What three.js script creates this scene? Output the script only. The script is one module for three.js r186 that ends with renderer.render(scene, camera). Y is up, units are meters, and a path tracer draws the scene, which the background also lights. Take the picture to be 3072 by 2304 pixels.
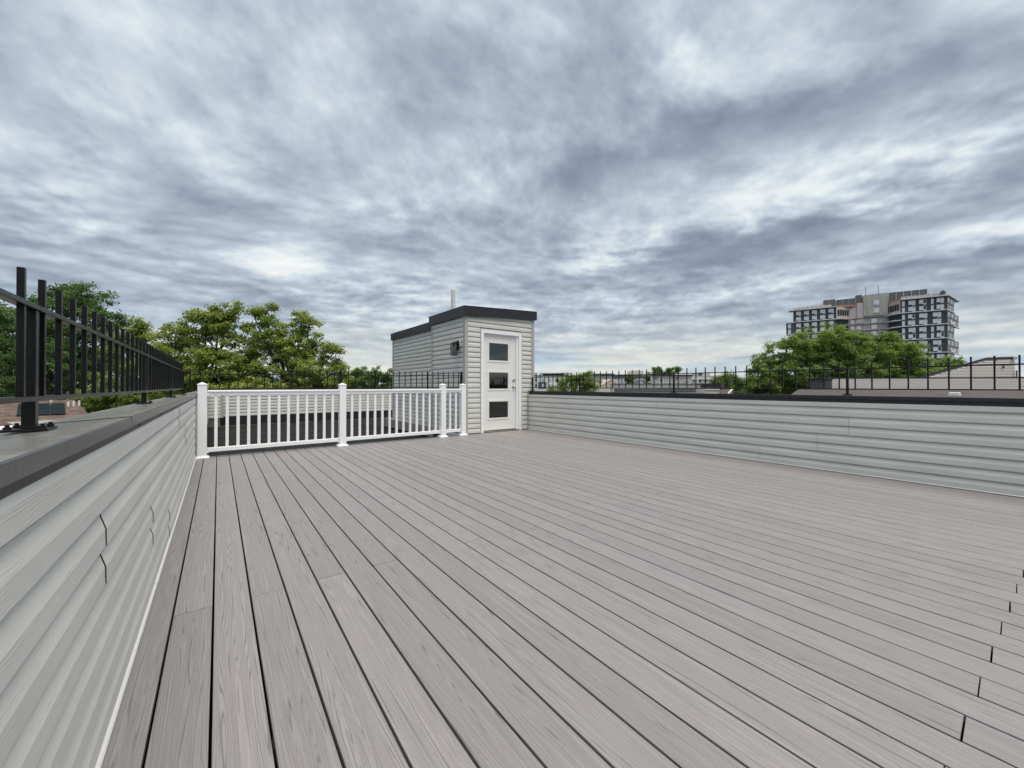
import * as THREE from 'three';
import { mergeGeometries } from 'three/addons/utils/BufferGeometryUtils.js';
import { RoundedBoxGeometry } from 'three/addons/geometries/RoundedBoxGeometry.js';
import { createNoise2D, createNoise3D } from 'simplex-noise';

// ------------------------------------------------------------------ camera, sky, sun, exposure
const F = 1157, YAW = Math.atan(881 / F), PITCH = Math.atan(7 / F);
const scene = new THREE.Scene();
const camera = new THREE.PerspectiveCamera(2 * Math.atan(1152 / F) * 180 / Math.PI, 4 / 3, 0.03, 6000);
camera.position.set(0, 1, 0);
camera.rotation.order = 'YXZ';
camera.rotation.set(PITCH, -YAW, 0);
camera.updateMatrixWorld(true);
const renderer = new THREE.WebGLRenderer({ antialias: true });
renderer.setSize(1024, 768);
renderer.toneMapping = THREE.LinearToneMapping;
const EXPOSURE = 2.75;
renderer.toneMappingExposure = EXPOSURE;
renderer.shadowMap.enabled = true;

function rng(seed) { let a = seed >>> 0; return () => { a = (a + 0x6D2B79F5) | 0; let t = Math.imul(a ^ (a >>> 15), 1 | a); t = (t + Math.imul(t ^ (t >>> 7), 61 | t)) ^ t; return ((t ^ (t >>> 14)) >>> 0) / 4294967296; }; }
const N2 = createNoise2D(rng(7)), N3 = createNoise3D(rng(11));
const sstep = (a, b, x) => { const t = Math.min(1, Math.max(0, (x - a) / (b - a))); return t * t * (3 - 2 * t); };
const lerp = (a, b, t) => a + (b - a) * t;
const clamp = (x, a = 0, b = 1) => Math.min(b, Math.max(a, x));
const lin = s => s <= 0.04045 ? s / 12.92 : Math.pow((s + 0.055) / 1.055, 2.4);

// a ray through a point of the 3072 x 2304 photograph, carried to a given depth: used only to find where far things stand
const FW = new THREE.Vector3(0, 0, -1).applyQuaternion(camera.quaternion), RT = new THREE.Vector3(1, 0, 0).applyQuaternion(camera.quaternion), UP = new THREE.Vector3(0, 1, 0).applyQuaternion(camera.quaternion);
const dirOf = (px, py) => FW.clone().multiplyScalar(F).addScaledVector(RT, px - 1536).addScaledVector(UP, 1152 - py).divideScalar(F);
const at = (px, py, depth) => dirOf(px, py).multiplyScalar(depth).add(camera.position);

// the cloud deck: long rolls of stratocumulus running away along one bearing, thinning to a pale horizon
const ROLL = YAW - 0.02;                                   // bearing along which the rolls run
const ca = Math.cos(ROLL), sa = Math.sin(ROLL);
const strokes = [                                          // the larger rolls: [half width (radians), strength, points along the roll in photo px]
  [.055, -.62, [1640, 590], [1828, 505], [2200, 400], [2578, 292], [2925, 139]], [.045, -.66, [1880, 810], [2022, 775], [2300, 725], [2543, 660], [2925, 576], [3200, 500]], [.022, -.34, [2400, 840], [2578, 800], [3150, 756]], [.07, -.25, [2600, 60], [3100, 20]],
  [.05, .62, [2161, 628], [2369, 576], [2716, 486], [3150, 370]], [.04, .58, [1700, 800], [1848, 750], [2000, 700]], [.04, .55, [2760, 700], [2925, 650], [3150, 600]], [.08, .42, [1860, 30], [2057, 125], [2000, 230]], [.07, .3, [1660, 330], [1760, 400]], [.03, .3, [2100, 880], [2350, 830], [2650, 780]],
  [.045, .66, [780, 775], [868, 757], [960, 745]], [.05, .55, [120, 620], [229, 646], [330, 670]], [.05, .52, [250, 380], [333, 451], [400, 520]], [.05, .42, [333, 290], [430, 208]], [.05, .50, [1230, 600], [1340, 630]], [.06, .25, [560, 330], [700, 420]], [.03, .3, [1180, 880], [1420, 830]],
  [.06, -.34, [420, 480], [569, 576], [760, 640], [903, 640]], [.055, -.46, [960, 690], [1111, 694], [1300, 720]], [.09, -.34, [1200, 60], [1280, 200], [1250, 360]], [.07, -.28, [-60, 280], [160, 160]], [.05, -.32, [0, 760], [300, 790], [486, 800]], [.06, -.25, [900, 480], [1050, 540]], [.03, -.3, [400, 900], [900, 890]], [.05, -.2, [640, 200], [800, 300]]
];
const clouds = [];
for (const [w, s, ...pts] of strokes) for (let i = 0; i + 1 < pts.length; i++) { const A = dirOf(...pts[i]).normalize(), B = dirOf(...pts[i + 1]).normalize(), n = Math.max(1, Math.round(A.angleTo(B) / (w * 1.1))); for (let k = 0; k < n; k++) clouds.push({ d: A.clone().lerp(B, (k + .5) / n).normalize(), w, s: s * .62 }); }
{
  const W = 2048, Hh = 1024, data = new Float32Array(W * Hh * 4);
  const fbm = (x, y, o, z = 0) => { let v = 0, a = .5, f = 1; for (let i = 0; i < o; i++) { v += a * N3(x * f, y * f, z + i * 9.1); f *= 2.05; a *= .52; } return v; };
  const rough = (x, y, o, z) => { let v = 0, a = .5, f = 1; for (let i = 0; i < o; i++) { v += a * N3(x * f, y * f, z + i * 7.3); f *= 2.1; a *= .645; } return v; };
  const ramp = [[-1.1, .49, .545, .615], [-.5, .58, .632, .70], [0, .69, .74, .795], [.4, .79, .835, .875], [.8, .90, .93, .945], [1.3, .97, .98, .975]];
  const d = new THREE.Vector3();
  for (let j = 0; j < Hh; j++) {
    const el = ((j + .5) / Hh - .5) * Math.PI, sy = Math.sin(el), cy = Math.cos(el);
    for (let i = 0; i < W; i++) {
      const k = (j * W + i) * 4;
      const az = ((i + .5) / W - .5) * 2 * Math.PI;
      d.set(cy * Math.cos(az), sy, cy * Math.sin(az));
      let r, g, b;
      if (sy < -.02) { r = .62; g = .66; b = .68; } else {
        const yy = Math.max(sy, 0) + .13;
        const u0 = d.x / yy, v0 = d.z / yy;
        const along = u0 * sa - v0 * ca, across = u0 * ca + v0 * sa;
        const wx = fbm(along * .3, across * .3, 2, 3) * .45, wy = fbm(along * .3, across * .3, 2, 23) * .3;
        const A = along + wx, B = across + wy;
        let s = .42 * fbm(A * .55, B * .95, 3, 40);                        // rolls
        const fine = rough(A * 2.9, B * 3.2, 5, 80);                       // combed, rippled tops
        const lump = rough(A * 1.9 + 3, B * 1.35, 6, 60), crease = .42 - 1.5 * Math.abs(N3(A * 2.6, B * 1.9, 140) + .4 * N3(A * 6, B * 4.4, 150));
        s += .52 * lump + .16 * crease + .26 * fine;
        s += .27 * rough(A * 6.5, B * 4.6, 5, 95) * (1 - .5 * sstep(.35, .75, sy));    // small ripples lying across the rolls
        let big = 0; const j1 = .05 * lump, j2 = .03 * fine;                // ragged edges for the rolls
        for (const c of clouds) { const dx = d.x - c.d.x + j2, dy = d.y - c.d.y + j1, dz = d.z - c.d.z - j2, e2 = (dx * dx + dy * dy * 2.2 + dz * dz) / (c.w * c.w * 1.5); if (e2 < 7) big += c.s * Math.exp(-e2); }
        s += big * (.74 + .6 * fine) + .13 * rough(A * 10, B * 8, 4, 210);
        const low = sstep(.015, .05, sy) * (1 - sstep(.16, .34, sy));       // far banks seen edge on: long level ripples
        s += low * .75 * rough(az * 4.2 + wx, sy * 30 + .25 * wy + 1.4 * az, 5, 170);
        s = s * 1.03 + .05;
        let t = 0; while (t < ramp.length - 2 && s > ramp[t + 1][0]) t++;
        const f = clamp((s - ramp[t][0]) / (ramp[t + 1][0] - ramp[t][0]));
        r = lerp(ramp[t][1], ramp[t + 1][1], f); g = lerp(ramp[t][2], ramp[t + 1][2], f); b = lerp(ramp[t][3], ramp[t + 1][3], f);
        const hz = 1 - sstep(.0, .22, sy);                                  // pale, slightly yellow air low down, with blue rifts between the bands
        const band = .5 + .5 * Math.tanh(3.2 * fbm(along * .18, across * .3, 3, 120) + 2.4 * N2(sy * 46 + wx * .6, az * 2.2) * .6);
        r = lerp(r, lerp(.68, .95, band), hz * .82); g = lerp(g, lerp(.77, .945, band), hz * .82); b = lerp(b, lerp(.84, .89, band), hz * .82);
      }
      data[k] = lin(clamp(r)) / EXPOSURE; data[k + 1] = lin(clamp(g)) / EXPOSURE; data[k + 2] = lin(clamp(b)) / EXPOSURE; data[k + 3] = 1;
    }
  }
  const sky = new THREE.DataTexture(data, W, Hh, THREE.RGBAFormat, THREE.FloatType);
  sky.mapping = THREE.EquirectangularReflectionMapping; sky.magFilter = THREE.LinearFilter; sky.minFilter = THREE.LinearFilter; sky.wrapS = THREE.RepeatWrapping;
  sky.colorSpace = THREE.LinearSRGBColorSpace; sky.needsUpdate = true;
  scene.background = sky; scene.environment = sky;
}
const sun = new THREE.DirectionalLight(0xfff4e6, 1.5);     // the sun behind the cloud: a wide soft glow, high, over the left shoulder
sun.position.set(5, 50, 12); sun.target.position.set(2, 0, -4);
sun.castShadow = true; sun.shadow.radius = 95; sun.shadow.mapSize.set(2048, 2048);
Object.assign(sun.shadow.camera, { left: -30, right: 30, top: 30, bottom: -30, near: 1, far: 160 });
scene.add(sun, sun.target);

// ------------------------------------------------------------------ helpers
const used = {};
function numbered(n) { const k = used[n] = (used[n] ?? -1) + 1; return k ? `${n}_${String(k).padStart(3, '0')}` : n; }
function thing(name, label, category, group) { const o = new THREE.Group(); o.name = numbered(name); o.userData = { label, category }; if (group) o.userData.group = group; scene.add(o); return o; }
function struct(name, label) { const o = new THREE.Group(); o.name = numbered(name); o.userData = { kind: 'structure' }; if (label) o.userData.label = label; scene.add(o); return o; }
function part(name, geo, mat, parent, label) { const m = new THREE.Mesh(geo, mat); m.name = name; m.castShadow = m.receiveShadow = true; if (label) m.userData.label = label; parent.add(m); return m; }
const put = (m, x, y, z, ry = 0) => { m.position.set(x, y, z); m.rotation.y = ry; return m; };
const C = (r, g, b) => new THREE.Color().setRGB(r, g, b);
const plain = g => { const q = g.index ? g.toNonIndexed() : g; for (const k of Object.keys(q.attributes)) if (!['position', 'normal', 'uv'].includes(k)) q.deleteAttribute(k); return q; };
const merge = list => mergeGeometries(list.map(plain));
// box-mapped uv in metres
function metreUV(g, ou = 0, ov = 0) {
  g = plain(g); const p = g.attributes.position, n = g.attributes.normal, uv = new Float32Array(p.count * 2);
  for (let i = 0; i < p.count; i++) {
    const ax = Math.abs(n.getX(i)), ay = Math.abs(n.getY(i)), az = Math.abs(n.getZ(i));
    let u, v; if (ay >= ax && ay >= az) { u = p.getX(i); v = p.getZ(i); } else if (ax >= az) { u = p.getZ(i); v = p.getY(i); } else { u = p.getX(i); v = p.getY(i); }
    uv[2 * i] = u + ou; uv[2 * i + 1] = v + ov;
  }
  g.setAttribute('uv', new THREE.BufferAttribute(uv, 2)); return g;
}
const box = (w, h, d, x = 0, y = 0, z = 0) => metreUV(new THREE.BoxGeometry(w, h, d).translate(x, y, z));
const rbox = (w, h, d, r, x = 0, y = 0, z = 0) => metreUV(new RoundedBoxGeometry(w, h, d, 1, r).translate(x, y, z));
const span = (x0, x1, y0, y1, z0, z1, r = 0) => r ? rbox(x1 - x0, y1 - y0, z1 - z0, r, (x0 + x1) / 2, (y0 + y1) / 2, (z0 + z1) / 2) : box(x1 - x0, y1 - y0, z1 - z0, (x0 + x1) / 2, (y0 + y1) / 2, (z0 + z1) / 2);
// a profile [[out, up], ...] swept along +x for length L; open or closed polyline, flat facets, uv in metres
function sweep(profile, L, { closed = false, caps = false, ou = 0, ov = 0 } = {}) {
  const pos = [], uv = []; const n = profile.length, m = closed ? n : n - 1; let run = 0;
  for (let i = 0; i < m; i++) {
    const [z0, y0] = profile[i], [z1, y1] = profile[(i + 1) % n]; const len = Math.hypot(z1 - z0, y1 - y0);
    const v0 = run + ov, v1 = run + len + ov; run += len;
    pos.push(0, y0, z0, L, y0, z0, L, y1, z1, 0, y0, z0, L, y1, z1, 0, y1, z1);
    uv.push(ou, v0, ou + L, v0, ou + L, v1, ou, v0, ou + L, v1, ou, v1);
  }
  if (caps) { const tri = THREE.ShapeUtils.triangulateShape(profile.map(([z, y]) => new THREE.Vector2(z, y)), []); for (const x of [0, L]) for (const t of tri) { for (const q of t) { pos.push(x, profile[q][1], profile[q][0]); uv.push(profile[q][0], profile[q][1]); } } }
  const g = new THREE.BufferGeometry(); g.setAttribute('position', new THREE.Float32BufferAttribute(pos, 3)); g.setAttribute('uv', new THREE.Float32BufferAttribute(uv, 2)); g.computeVertexNormals(); return g;
}
// a solid with a polygon outline given by 3D points (planar) and a thickness along a vector
function slab(pts, thick) {
  const n = pts.length, pos = [], uv = []; const e1 = pts[1].clone().sub(pts[0]).normalize(); const nrm = new THREE.Vector3(); for (let i = 1; i < n - 1; i++) nrm.add(pts[i].clone().sub(pts[0]).cross(pts[i + 1].clone().sub(pts[0]))); nrm.normalize(); const e2 = nrm.clone().cross(e1);
  const P2 = pts.map(p => { const q = p.clone().sub(pts[0]); return new THREE.Vector2(q.dot(e1), q.dot(e2)); }); const tri = THREE.ShapeUtils.triangulateShape(P2, []);
  const off = thick, B = pts.map(p => p.clone().add(off)); const push = (p, u, v) => { pos.push(p.x, p.y, p.z); uv.push(u, v); };
  for (const t of tri) { for (const q of t) push(pts[q], P2[q].x, P2[q].y); for (const q of [t[0], t[2], t[1]]) push(B[q], P2[q].x, P2[q].y); }
  const h = off.length(); for (let i = 0; i < n; i++) { const j = (i + 1) % n, l = pts[i].distanceTo(pts[j]); push(pts[i], 0, 0); push(B[i], 0, h); push(B[j], l, h); push(pts[i], 0, 0); push(B[j], l, h); push(pts[j], l, 0); }
  const g = new THREE.BufferGeometry(); g.setAttribute('position', new THREE.Float32BufferAttribute(pos, 3)); g.setAttribute('uv', new THREE.Float32BufferAttribute(uv, 2)); g.computeVertexNormals(); return g;
}
function tex(w, h, fn, { srgb = true, rx = 1, ry = 1 } = {}) {
  const d = new Uint8Array(w * h * 4); const o = [0, 0, 0];
  for (let j = 0; j < h; j++) for (let i = 0; i < w; i++) { fn(i / w, j / h, o); const k = (j * w + i) * 4; d[k] = clamp(o[0]) * 255; d[k + 1] = clamp(o[1]) * 255; d[k + 2] = clamp(o[2]) * 255; d[k + 3] = 255; }
  const t = new THREE.DataTexture(d, w, h, THREE.RGBAFormat); t.magFilter = THREE.LinearFilter; t.minFilter = THREE.LinearMipmapLinearFilter; t.generateMipmaps = true; t.wrapS = t.wrapT = THREE.RepeatWrapping; if (srgb) t.colorSpace = THREE.SRGBColorSpace; t.repeat.set(rx, ry); t.needsUpdate = true; return t;
}
// seamless noise over a unit tile (torus mapping is dear, so blend two shifted copies)
const tile = (f, u, v, z = 0) => { const a = f(u, v, z), b = f(u - 1, v, z), c = f(u, v - 1, z), e = f(u - 1, v - 1, z); const wu = sstep(.8, 1, u), wv = sstep(.8, 1, v); return lerp(lerp(a, b, wu), lerp(c, e, wu), wv); };

// ------------------------------------------------------------------ surfaces
const deckTex = [0, 1].map(s => tex(2048, 1024, (u, v, o) => {
  // u: 4.88 m along the board, v: 0.562 m across (four boards' worth of grain)
  const U = u * 4.88, V = v * .562, z = s * 50;
  const f = (a, b, q) => N3(a * 4.88 * .55, b * .562 * 9, q + z) * .010 + N3(a * 4.88 * 1.1, b * .562 * 30, q + z + 4) * .0022;
  const w = tile(f, u, v, 1);
  const ph = (V + w) / .0064 + 2.2 * tile((a, b, q) => N3(a * 4, b * 18, q + z), u, v, 7);
  const dens = sstep(-.35, .55, tile((a, b, q) => N3(a * 5, b * 26, q + z), u, v, 12));
  const line = Math.pow(.5 + .5 * Math.cos(ph * 6.2832), 5) * (.45 + .55 * dens) + .4 * Math.pow(.5 + .5 * Math.cos(ph * 6.2832 * 2.37 + 1), 8) * (1 - dens);
  const hue = tile((a, b, q) => N3(a * 3.6, b * 14, q + z) + .5 * N3(a * 9, b * 50, q + z + 3), u, v, 20);
  const streak = tile((a, b, q) => N3(a * 20, b * 210, q + z), u, v, 30);
  const grit = N3(u * 2048 * .41, v * 1024 * .41, z + 41);
  const b0 = .66 + .010 * hue + .036 * streak + .04 * grit - .15 * line;
  o[0] = b0 - .001 + .004 * hue; o[1] = b0 - .006 - .001 * hue; o[2] = b0 - .004 - .005 * hue;
}, { rx: 1 / 4.88, ry: 1 / .562 }));
const deckBump = tex(2048, 1024, (u, v, o) => {
  const V = v * .562; const w = tile((a, b, q) => N3(a * 4.88 * .55, b * .562 * 9, q) * .010 + N3(a * 4.88 * 1.1, b * .562 * 30, q + 4) * .0022, u, v, 1);
  const ph = (V + w) / .0064 + 2.2 * tile((a, b, q) => N3(a * 4, b * 18, q), u, v, 7);
  o[0] = o[1] = o[2] = .8 - .6 * Math.pow(.5 + .5 * Math.cos(ph * 6.2832), 5) + .08 * N3(u * 700, v * 380, 3);
}, { srgb: false, rx: 1 / 4.88, ry: 1 / .562 });
const boardMats = [[1, 1, 1], [.94, .935, .93], [1.02, 1.01, 1.0], [.955, .952, .955], [1.045, 1.04, 1.04]].map((c, i) => new THREE.MeshStandardMaterial({ map: deckTex[i % 2], bumpMap: deckBump, bumpScale: .0007, color: C(c[0] * .64, c[1] * .63, c[2] * .635), roughness: .5 }));
const sideBump = tex(1024, 512, (u, v, o) => {
  // 1.5 m x 0.43 m: raised, broken, slightly wandering grain ridges rolled into the vinyl
  const w = tile((a, b, q) => N3(a * 6, b * 6, q) * .009 + N3(a * 22, b * 14, q + 5) * .003, u, v, 2);
  const ph = (v + w) * 52; const m = sstep(.05, .6, tile((a, b, q) => N3(a * 8, b * 16, q), u, v, 9));
  const ridge = Math.pow(.5 + .5 * Math.cos(ph * 6.2832), 7) * m;
  const fine = tile((a, b, q) => N3(a * 60, b * 190, q), u, v, 15);
  o[0] = o[1] = o[2] = .3 + .6 * ridge + .07 * fine;
}, { srgb: false, rx: 1 / 1.5, ry: 1 / .43 });
const sideTex = tex(512, 256, (u, v, o) => { const a = tile((x, y, q) => N3(x * 5, y * 4, q) + .5 * N3(x * 40, y * 90, q + 2), u, v, 5); const b = .97 + .022 * a; o[0] = b; o[1] = b; o[2] = b - .004; }, { rx: 1 / 3.1, ry: 1 / 1.3 });
const metalBump = tex(256, 256, (u, v, o) => { const b = tile((x, y, q) => .5 + .25 * N3(x * 9, y * 30, q) + .25 * N3(x * 40, y * 60, q + 3), u, v, 3); o[0] = o[1] = o[2] = b; }, { srgb: false, rx: 4, ry: 4 });
const grimeTex = (base, amp, sc, seed) => tex(512, 512, (u, v, o) => { const a = tile((x, y, q) => .6 * N3(x * 5, y * 5, q) + .4 * N3(x * 17, y * 17, q + 3) + .3 * N3(x * 90, y * 90, q + 6), u, v, seed); for (let k = 0; k < 3; k++) o[k] = base[k] + amp * a; }, { rx: 1 / sc, ry: 1 / sc });
const M = {
  siding: new THREE.MeshStandardMaterial({ color: C(.645, .652, .618), map: sideTex, bumpMap: sideBump, bumpScale: .0009, roughness: .5 }),
  trim: new THREE.MeshStandardMaterial({ color: C(.40, .395, .38), roughness: .5 }),
  paleTrim: new THREE.MeshStandardMaterial({ color: C(.66, .67, .63), roughness: .45 }),
  vinyl: new THREE.MeshPhysicalMaterial({ color: C(.86, .87, .89), roughness: .38, clearcoat: .25, clearcoatRoughness: .3 }),
  cap: new THREE.MeshPhysicalMaterial({ color: C(.035, .036, .038), map: grimeTex([.93, .93, .92], .07, .8, 3), roughness: .34, ior: 1.5, clearcoat: .3, clearcoatRoughness: .22, bumpMap: metalBump, bumpScale: .0004 }),
  copingTop: new THREE.MeshPhysicalMaterial({ color: C(.34, .34, .333), map: grimeTex([.88, .88, .87], .12, .7, 31), roughness: .27, clearcoat: .4, clearcoatRoughness: .15, bumpMap: metalBump, bumpScale: .0005 }),
  flash: new THREE.MeshStandardMaterial({ color: C(.030, .031, .036), map: grimeTex([.9, .9, .9], .1, .5, 8), roughness: .45, metalness: .3, bumpMap: metalBump, bumpScale: .0005 }),
  iron: new THREE.MeshPhysicalMaterial({ color: C(.0035, .0038, .0045), roughness: .33, specularIntensity: .55, clearcoat: .1, clearcoatRoughness: .3, bumpMap: tex(256, 256, (u, v, o) => { const b = tile((x, y, q) => .5 + .3 * N3(x * 8, y * 22, q) + .2 * N3(x * 22, y * 40, q + 3), u, v, 3); o[0] = o[1] = o[2] = b; }, { srgb: false, rx: 5, ry: 5 }), bumpScale: .0005 }),
  membrane: new THREE.MeshPhysicalMaterial({ color: C(.022, .0225, .0235), map: grimeTex([.85, .85, .85], .2, 2.2, 12), roughness: .92, specularIntensity: .4 }),
  black: new THREE.MeshStandardMaterial({ color: C(.012, .012, .013), roughness: .8 }),
  core: new THREE.MeshStandardMaterial({ color: C(.16, .16, .155), roughness: .9 }),
  fascia: new THREE.MeshStandardMaterial({ color: C(.028, .029, .034), roughness: .4, metalness: .2, map: grimeTex([.93, .93, .93], .06, 1.2, 21) }),
  door: new THREE.MeshStandardMaterial({ color: C(.79, .79, .77), roughness: .42 }),
  glass: new THREE.MeshPhysicalMaterial({ color: C(.92, .95, .95), transmission: 1, thickness: 0, roughness: .015, ior: 1.58 }),
  smoked: new THREE.MeshPhysicalMaterial({ color: C(.72, .74, .74), transmission: 1, thickness: 0, roughness: .03, ior: 1.4 }),
  chrome: new THREE.MeshStandardMaterial({ color: C(.62, .61, .59), metalness: 1, roughness: .2 }),
  inside: new THREE.MeshStandardMaterial({ color: C(.25, .25, .24), roughness: .9 }),
  pipe: new THREE.MeshStandardMaterial({ color: C(.66, .66, .62), roughness: .5 }),
};

// ------------------------------------------------------------------ roof under the deck, deck, parapets
const XL = -.255, XR = 5.745, ZB = 3.4, ZD = -7.0, ZF = -6.93, TOP = .89;
{
  const s = struct('flat_roof');
  // membrane roof, falling slightly away from the deck, with the body of the house below it
  part('roof_membrane', slab([new THREE.Vector3(-.5, -.27, ZB), new THREE.Vector3(6.0, -.27, ZB), new THREE.Vector3(6.0, -.30, -15.75), new THREE.Vector3(-.5, -.30, -15.75)], new THREE.Vector3(0, -.2, 0)), M.membrane, s);
  part('house_body', span(-.47, 5.97, -11, -.52, -15.7, ZB - .02), M.siding, s);
  for (let k = 0; k < 6; k++) part('membrane_seam', span(-.2, 4.2, -.3 + .006, -.3 + .011, -8.4 - k * 1.2 - .05, -8.4 - k * 1.2), M.membrane, s).rotation.set(0, 0, 0);
}
{
  const deck = struct('deck');
  const r = rng(5), pitch = .1405, gap = .0078, zEven = -.05, zOdd = -2.12, L = 4.9;
  const geoCache = {};
  const board = (xa, xb, za, zb) => {
    const w = xb - xa, l = zb - za; if (l < .05) return;
    const ou = Math.floor(r() * 12) * .41, ov = Math.floor(r() * 12) * .0468;
    const key = [w.toFixed(4), l.toFixed(3), ou.toFixed(2), ov.toFixed(3)].join();
    const g = geoCache[key] ??= sweep([[0, -.024], [0, -.0014], [.0014, 0], [w - .0014, 0], [w, -.0014], [w, -.024]], l, { closed: true, caps: true, ou, ov });
    const m = part('board', g, boardMats[Math.floor(r() * 5)], deck); put(m, xb, (r() - .5) * .0008, za, -Math.PI / 2);
  };
  for (let k = 0; k <= 42; k++) {
    const xa = k ? -.155 + (k - 1) * pitch + gap / 2 : XL + .012, xb = Math.min(-.155 + k * pitch - gap / 2, XR - .006); if (xb - xa < .02) continue;
    const zEnd = xb > 4.03 ? ZF + .004 : ZD; const j = (r() - .5) * .012;
    const slope = k * .0042;                                       // the rows of joints drift a little across the deck
    const ze = -.103 + (k - 14) * .0094, zo = -2.235 + k * .0079; let cuts = k % 2 ? [zo, zo + L] : [ze, ze - 4.81 - (k - 14) * .002, ze + L];
    if (k === 37) cuts = [-2.8, 2.1]; if (k === 39) cuts = [-2.77, 2.1]; if (k === 35) cuts = [-4.0, .9];
    cuts = cuts.map(c => c + j * .3).filter(c => c > zEnd + .1 && c < ZB - .1).sort((a, b) => a - b);
    let z = zEnd; for (const c of [...cuts, ZB]) { const wide = k % 2 === 0 && c > -.6 && c < .4 ? (k % 4 ? .0027 : .0019) : .0012; board(xa, xb, z, c - (c === ZB ? 0 : wide)); z = c + wide; }
  }
  // joists and rim under the boards
  for (let k = 0; k < 8; k++) part('joist', span(XL + .02, XR - .02, -.16, -.026, -6.7 + k * 1.35 - .019, -6.7 + k * 1.35 + .019), M.black, deck);
  part('rim_board', span(XL + .02, 4.0, -.17, -.028, ZD + .01, ZD + .04), M.black, deck);
}
// Dutch-lap vinyl siding: one panel carries two courses
const COURSE = .1068;
function lap(n, cut) {
  // each course: hollow lip at the foot, upright face, then a long bevel running in under the lip of the course above
  const p = []; for (let c = 0; c < n; c++) { const b = c * COURSE; p.push([.001, b + .0004], [.001, b + .013], [.0195, b + .013], [.0195, b + .0005], [.0222, b + .0005], [.0230, b + .003], [.0222, b + .05], [.0200, b + .058], [.0095, b + .0935], [.0030, b + .0975], [.001, b + COURSE - .0005]); }
  if (cut !== undefined) { const q = []; for (let i = 0; i < p.length; i++) { if (p[i][1] <= cut || (p[i][1] - cut < .0135 && i % 11 < 4)) q.push(p[i]); else { const a = p[i - 1], t = (cut - a[1]) / (p[i][1] - a[1]); q.push([lerp(a[0], p[i][0], t), cut]); break; } } return q; }
  return p;
}
const sidingCache = {};
const sr = rng(99);
function siding(parent, [x, y, z], rot, length, y1, joints = {}, mat = M.siding) {
  // panels laid from y to y1, from the given corner along local +x turned by rot; joints: row -> list of distances along the wall
  const h = y1 - y; const rows = Math.ceil(h / (2 * COURSE) - .02);
  const dx = Math.cos(rot), dz = -Math.sin(rot);
  for (let k = 0; k < rows; k++) {
    const left = h - k * 2 * COURSE, cut = left < 2 * COURSE - .002 ? left : undefined;
    const list = (joints[k] ?? []).filter(d => d > .05 && d < length - .05).sort((a, b) => a - b);
    let a = 0; [...list, length].forEach((b, i) => {
      const l = b - a - (b === length ? 0 : .0026); const ou = Math.floor(sr() * 8) * .17, ov = Math.floor(sr() * 4) * .11;
      const key = [l.toFixed(3), (cut ?? 0).toFixed(3), ou, ov].join();
      const g = sidingCache[key] ??= sweep(lap(2, cut), l, { ou, ov });
      const m = part('siding_panel', g, mat, parent); put(m, x + dx * a, y + k * 2 * COURSE, z + dz * a, rot); if (i) { const q = Math.min(i, 2) * .0023; m.position.x += Math.sin(rot) * q; m.position.z += Math.cos(rot) * q; }
      a = b;
    });
  }
}
function autoJoints(length, rows, seed, step = 3.55) { const r = rng(seed), o = {}; for (let k = 0; k < rows; k++) { const l = []; let d = .5 + r() * step; while (d < length) { l.push(d); d += step; } o[k] = l; } return o; }
// --- left parapet
{
  const w = thing('parapet_wall', 'long grey sided parapet wall close on the left, with the flat metal coping', 'wall');
  part('wall_core', span(-.465, -.275, -.26, .855, -15.6, ZB), M.core, w);
  // rows counted from the deck; distances measured from the rear end at z = ZB towards the far end
  const d = z => ZB - z;
  siding(w, [-.272, .018, ZB], Math.PI / 2, ZB + 7.15, .835, { 3: [d(-4.13)], 2: [d(-1.55), d(-4.85)], 1: [d(-2.54)], 0: [d(-3.35)] });
  siding(w, [-.272, -.09, -7.15], Math.PI / 2, 8.4, .835, autoJoints(8.4, 5, 3));
  part('starter_strip', sweep([[0, .002], [.031, .002], [.0325, .008], [.029, .013], [0, .02]], d(-2.62) - .002, {}), M.paleTrim, w).position.set(-.272, 0, ZB); w.children.at(-1).rotation.y = Math.PI / 2;
  part('starter_strip', sweep([[0, .002], [.0315, .002], [.033, .008], [.0295, .013], [0, .02]], 4.38, {}), M.paleTrim, w).position.set(-.272, 0, -2.622); w.children.at(-1).rotation.y = Math.PI / 2;
  // sheet-metal coping in lengths: top sheet with a hemmed front edge, and a flashing strip tucked under it
  const cuts = [ZB, -1.90, -4.82, -7.75, -10.7, -13.6, -15.65];
  for (let i = 0; i < cuts.length - 1; i++) {
    const l = cuts[i] - cuts[i + 1] - .007, dy = i % 2 ? .0018 : 0;
    const m = part('coping', sweep([[-.236, .832 + dy], [-.232, .872 + dy], [-.226, .876 + dy], [-.004, .892 + dy]], l, { ou: i * .37 }), M.copingTop, w); put(m, -.243, 0, cuts[i], Math.PI / 2);
    put(part('coping_edge', sweep([[-.004, .892 + dy], [0, .8895 + dy], [.001, .857 + dy], [-.005, .8545 + dy]], l, { ou: i * .37 }), M.cap, w), -.243, 0, cuts[i], Math.PI / 2);
    const f = part('flashing', sweep([[0, .866 + dy], [.003, .834], [.001, .832]], l + .0, { ou: i * .29 }), M.flash, w); put(f, -.256, 0, cuts[i] + (i ? .03 : 0), Math.PI / 2);
    for (let q = 0; q < 4; q++) { const n = part('nail_head', new THREE.SphereGeometry(.0035, 6, 4), M.flash, w); n.position.set(-.2525, .846, cuts[i] - .25 - q * .74); }
  }
}
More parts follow.
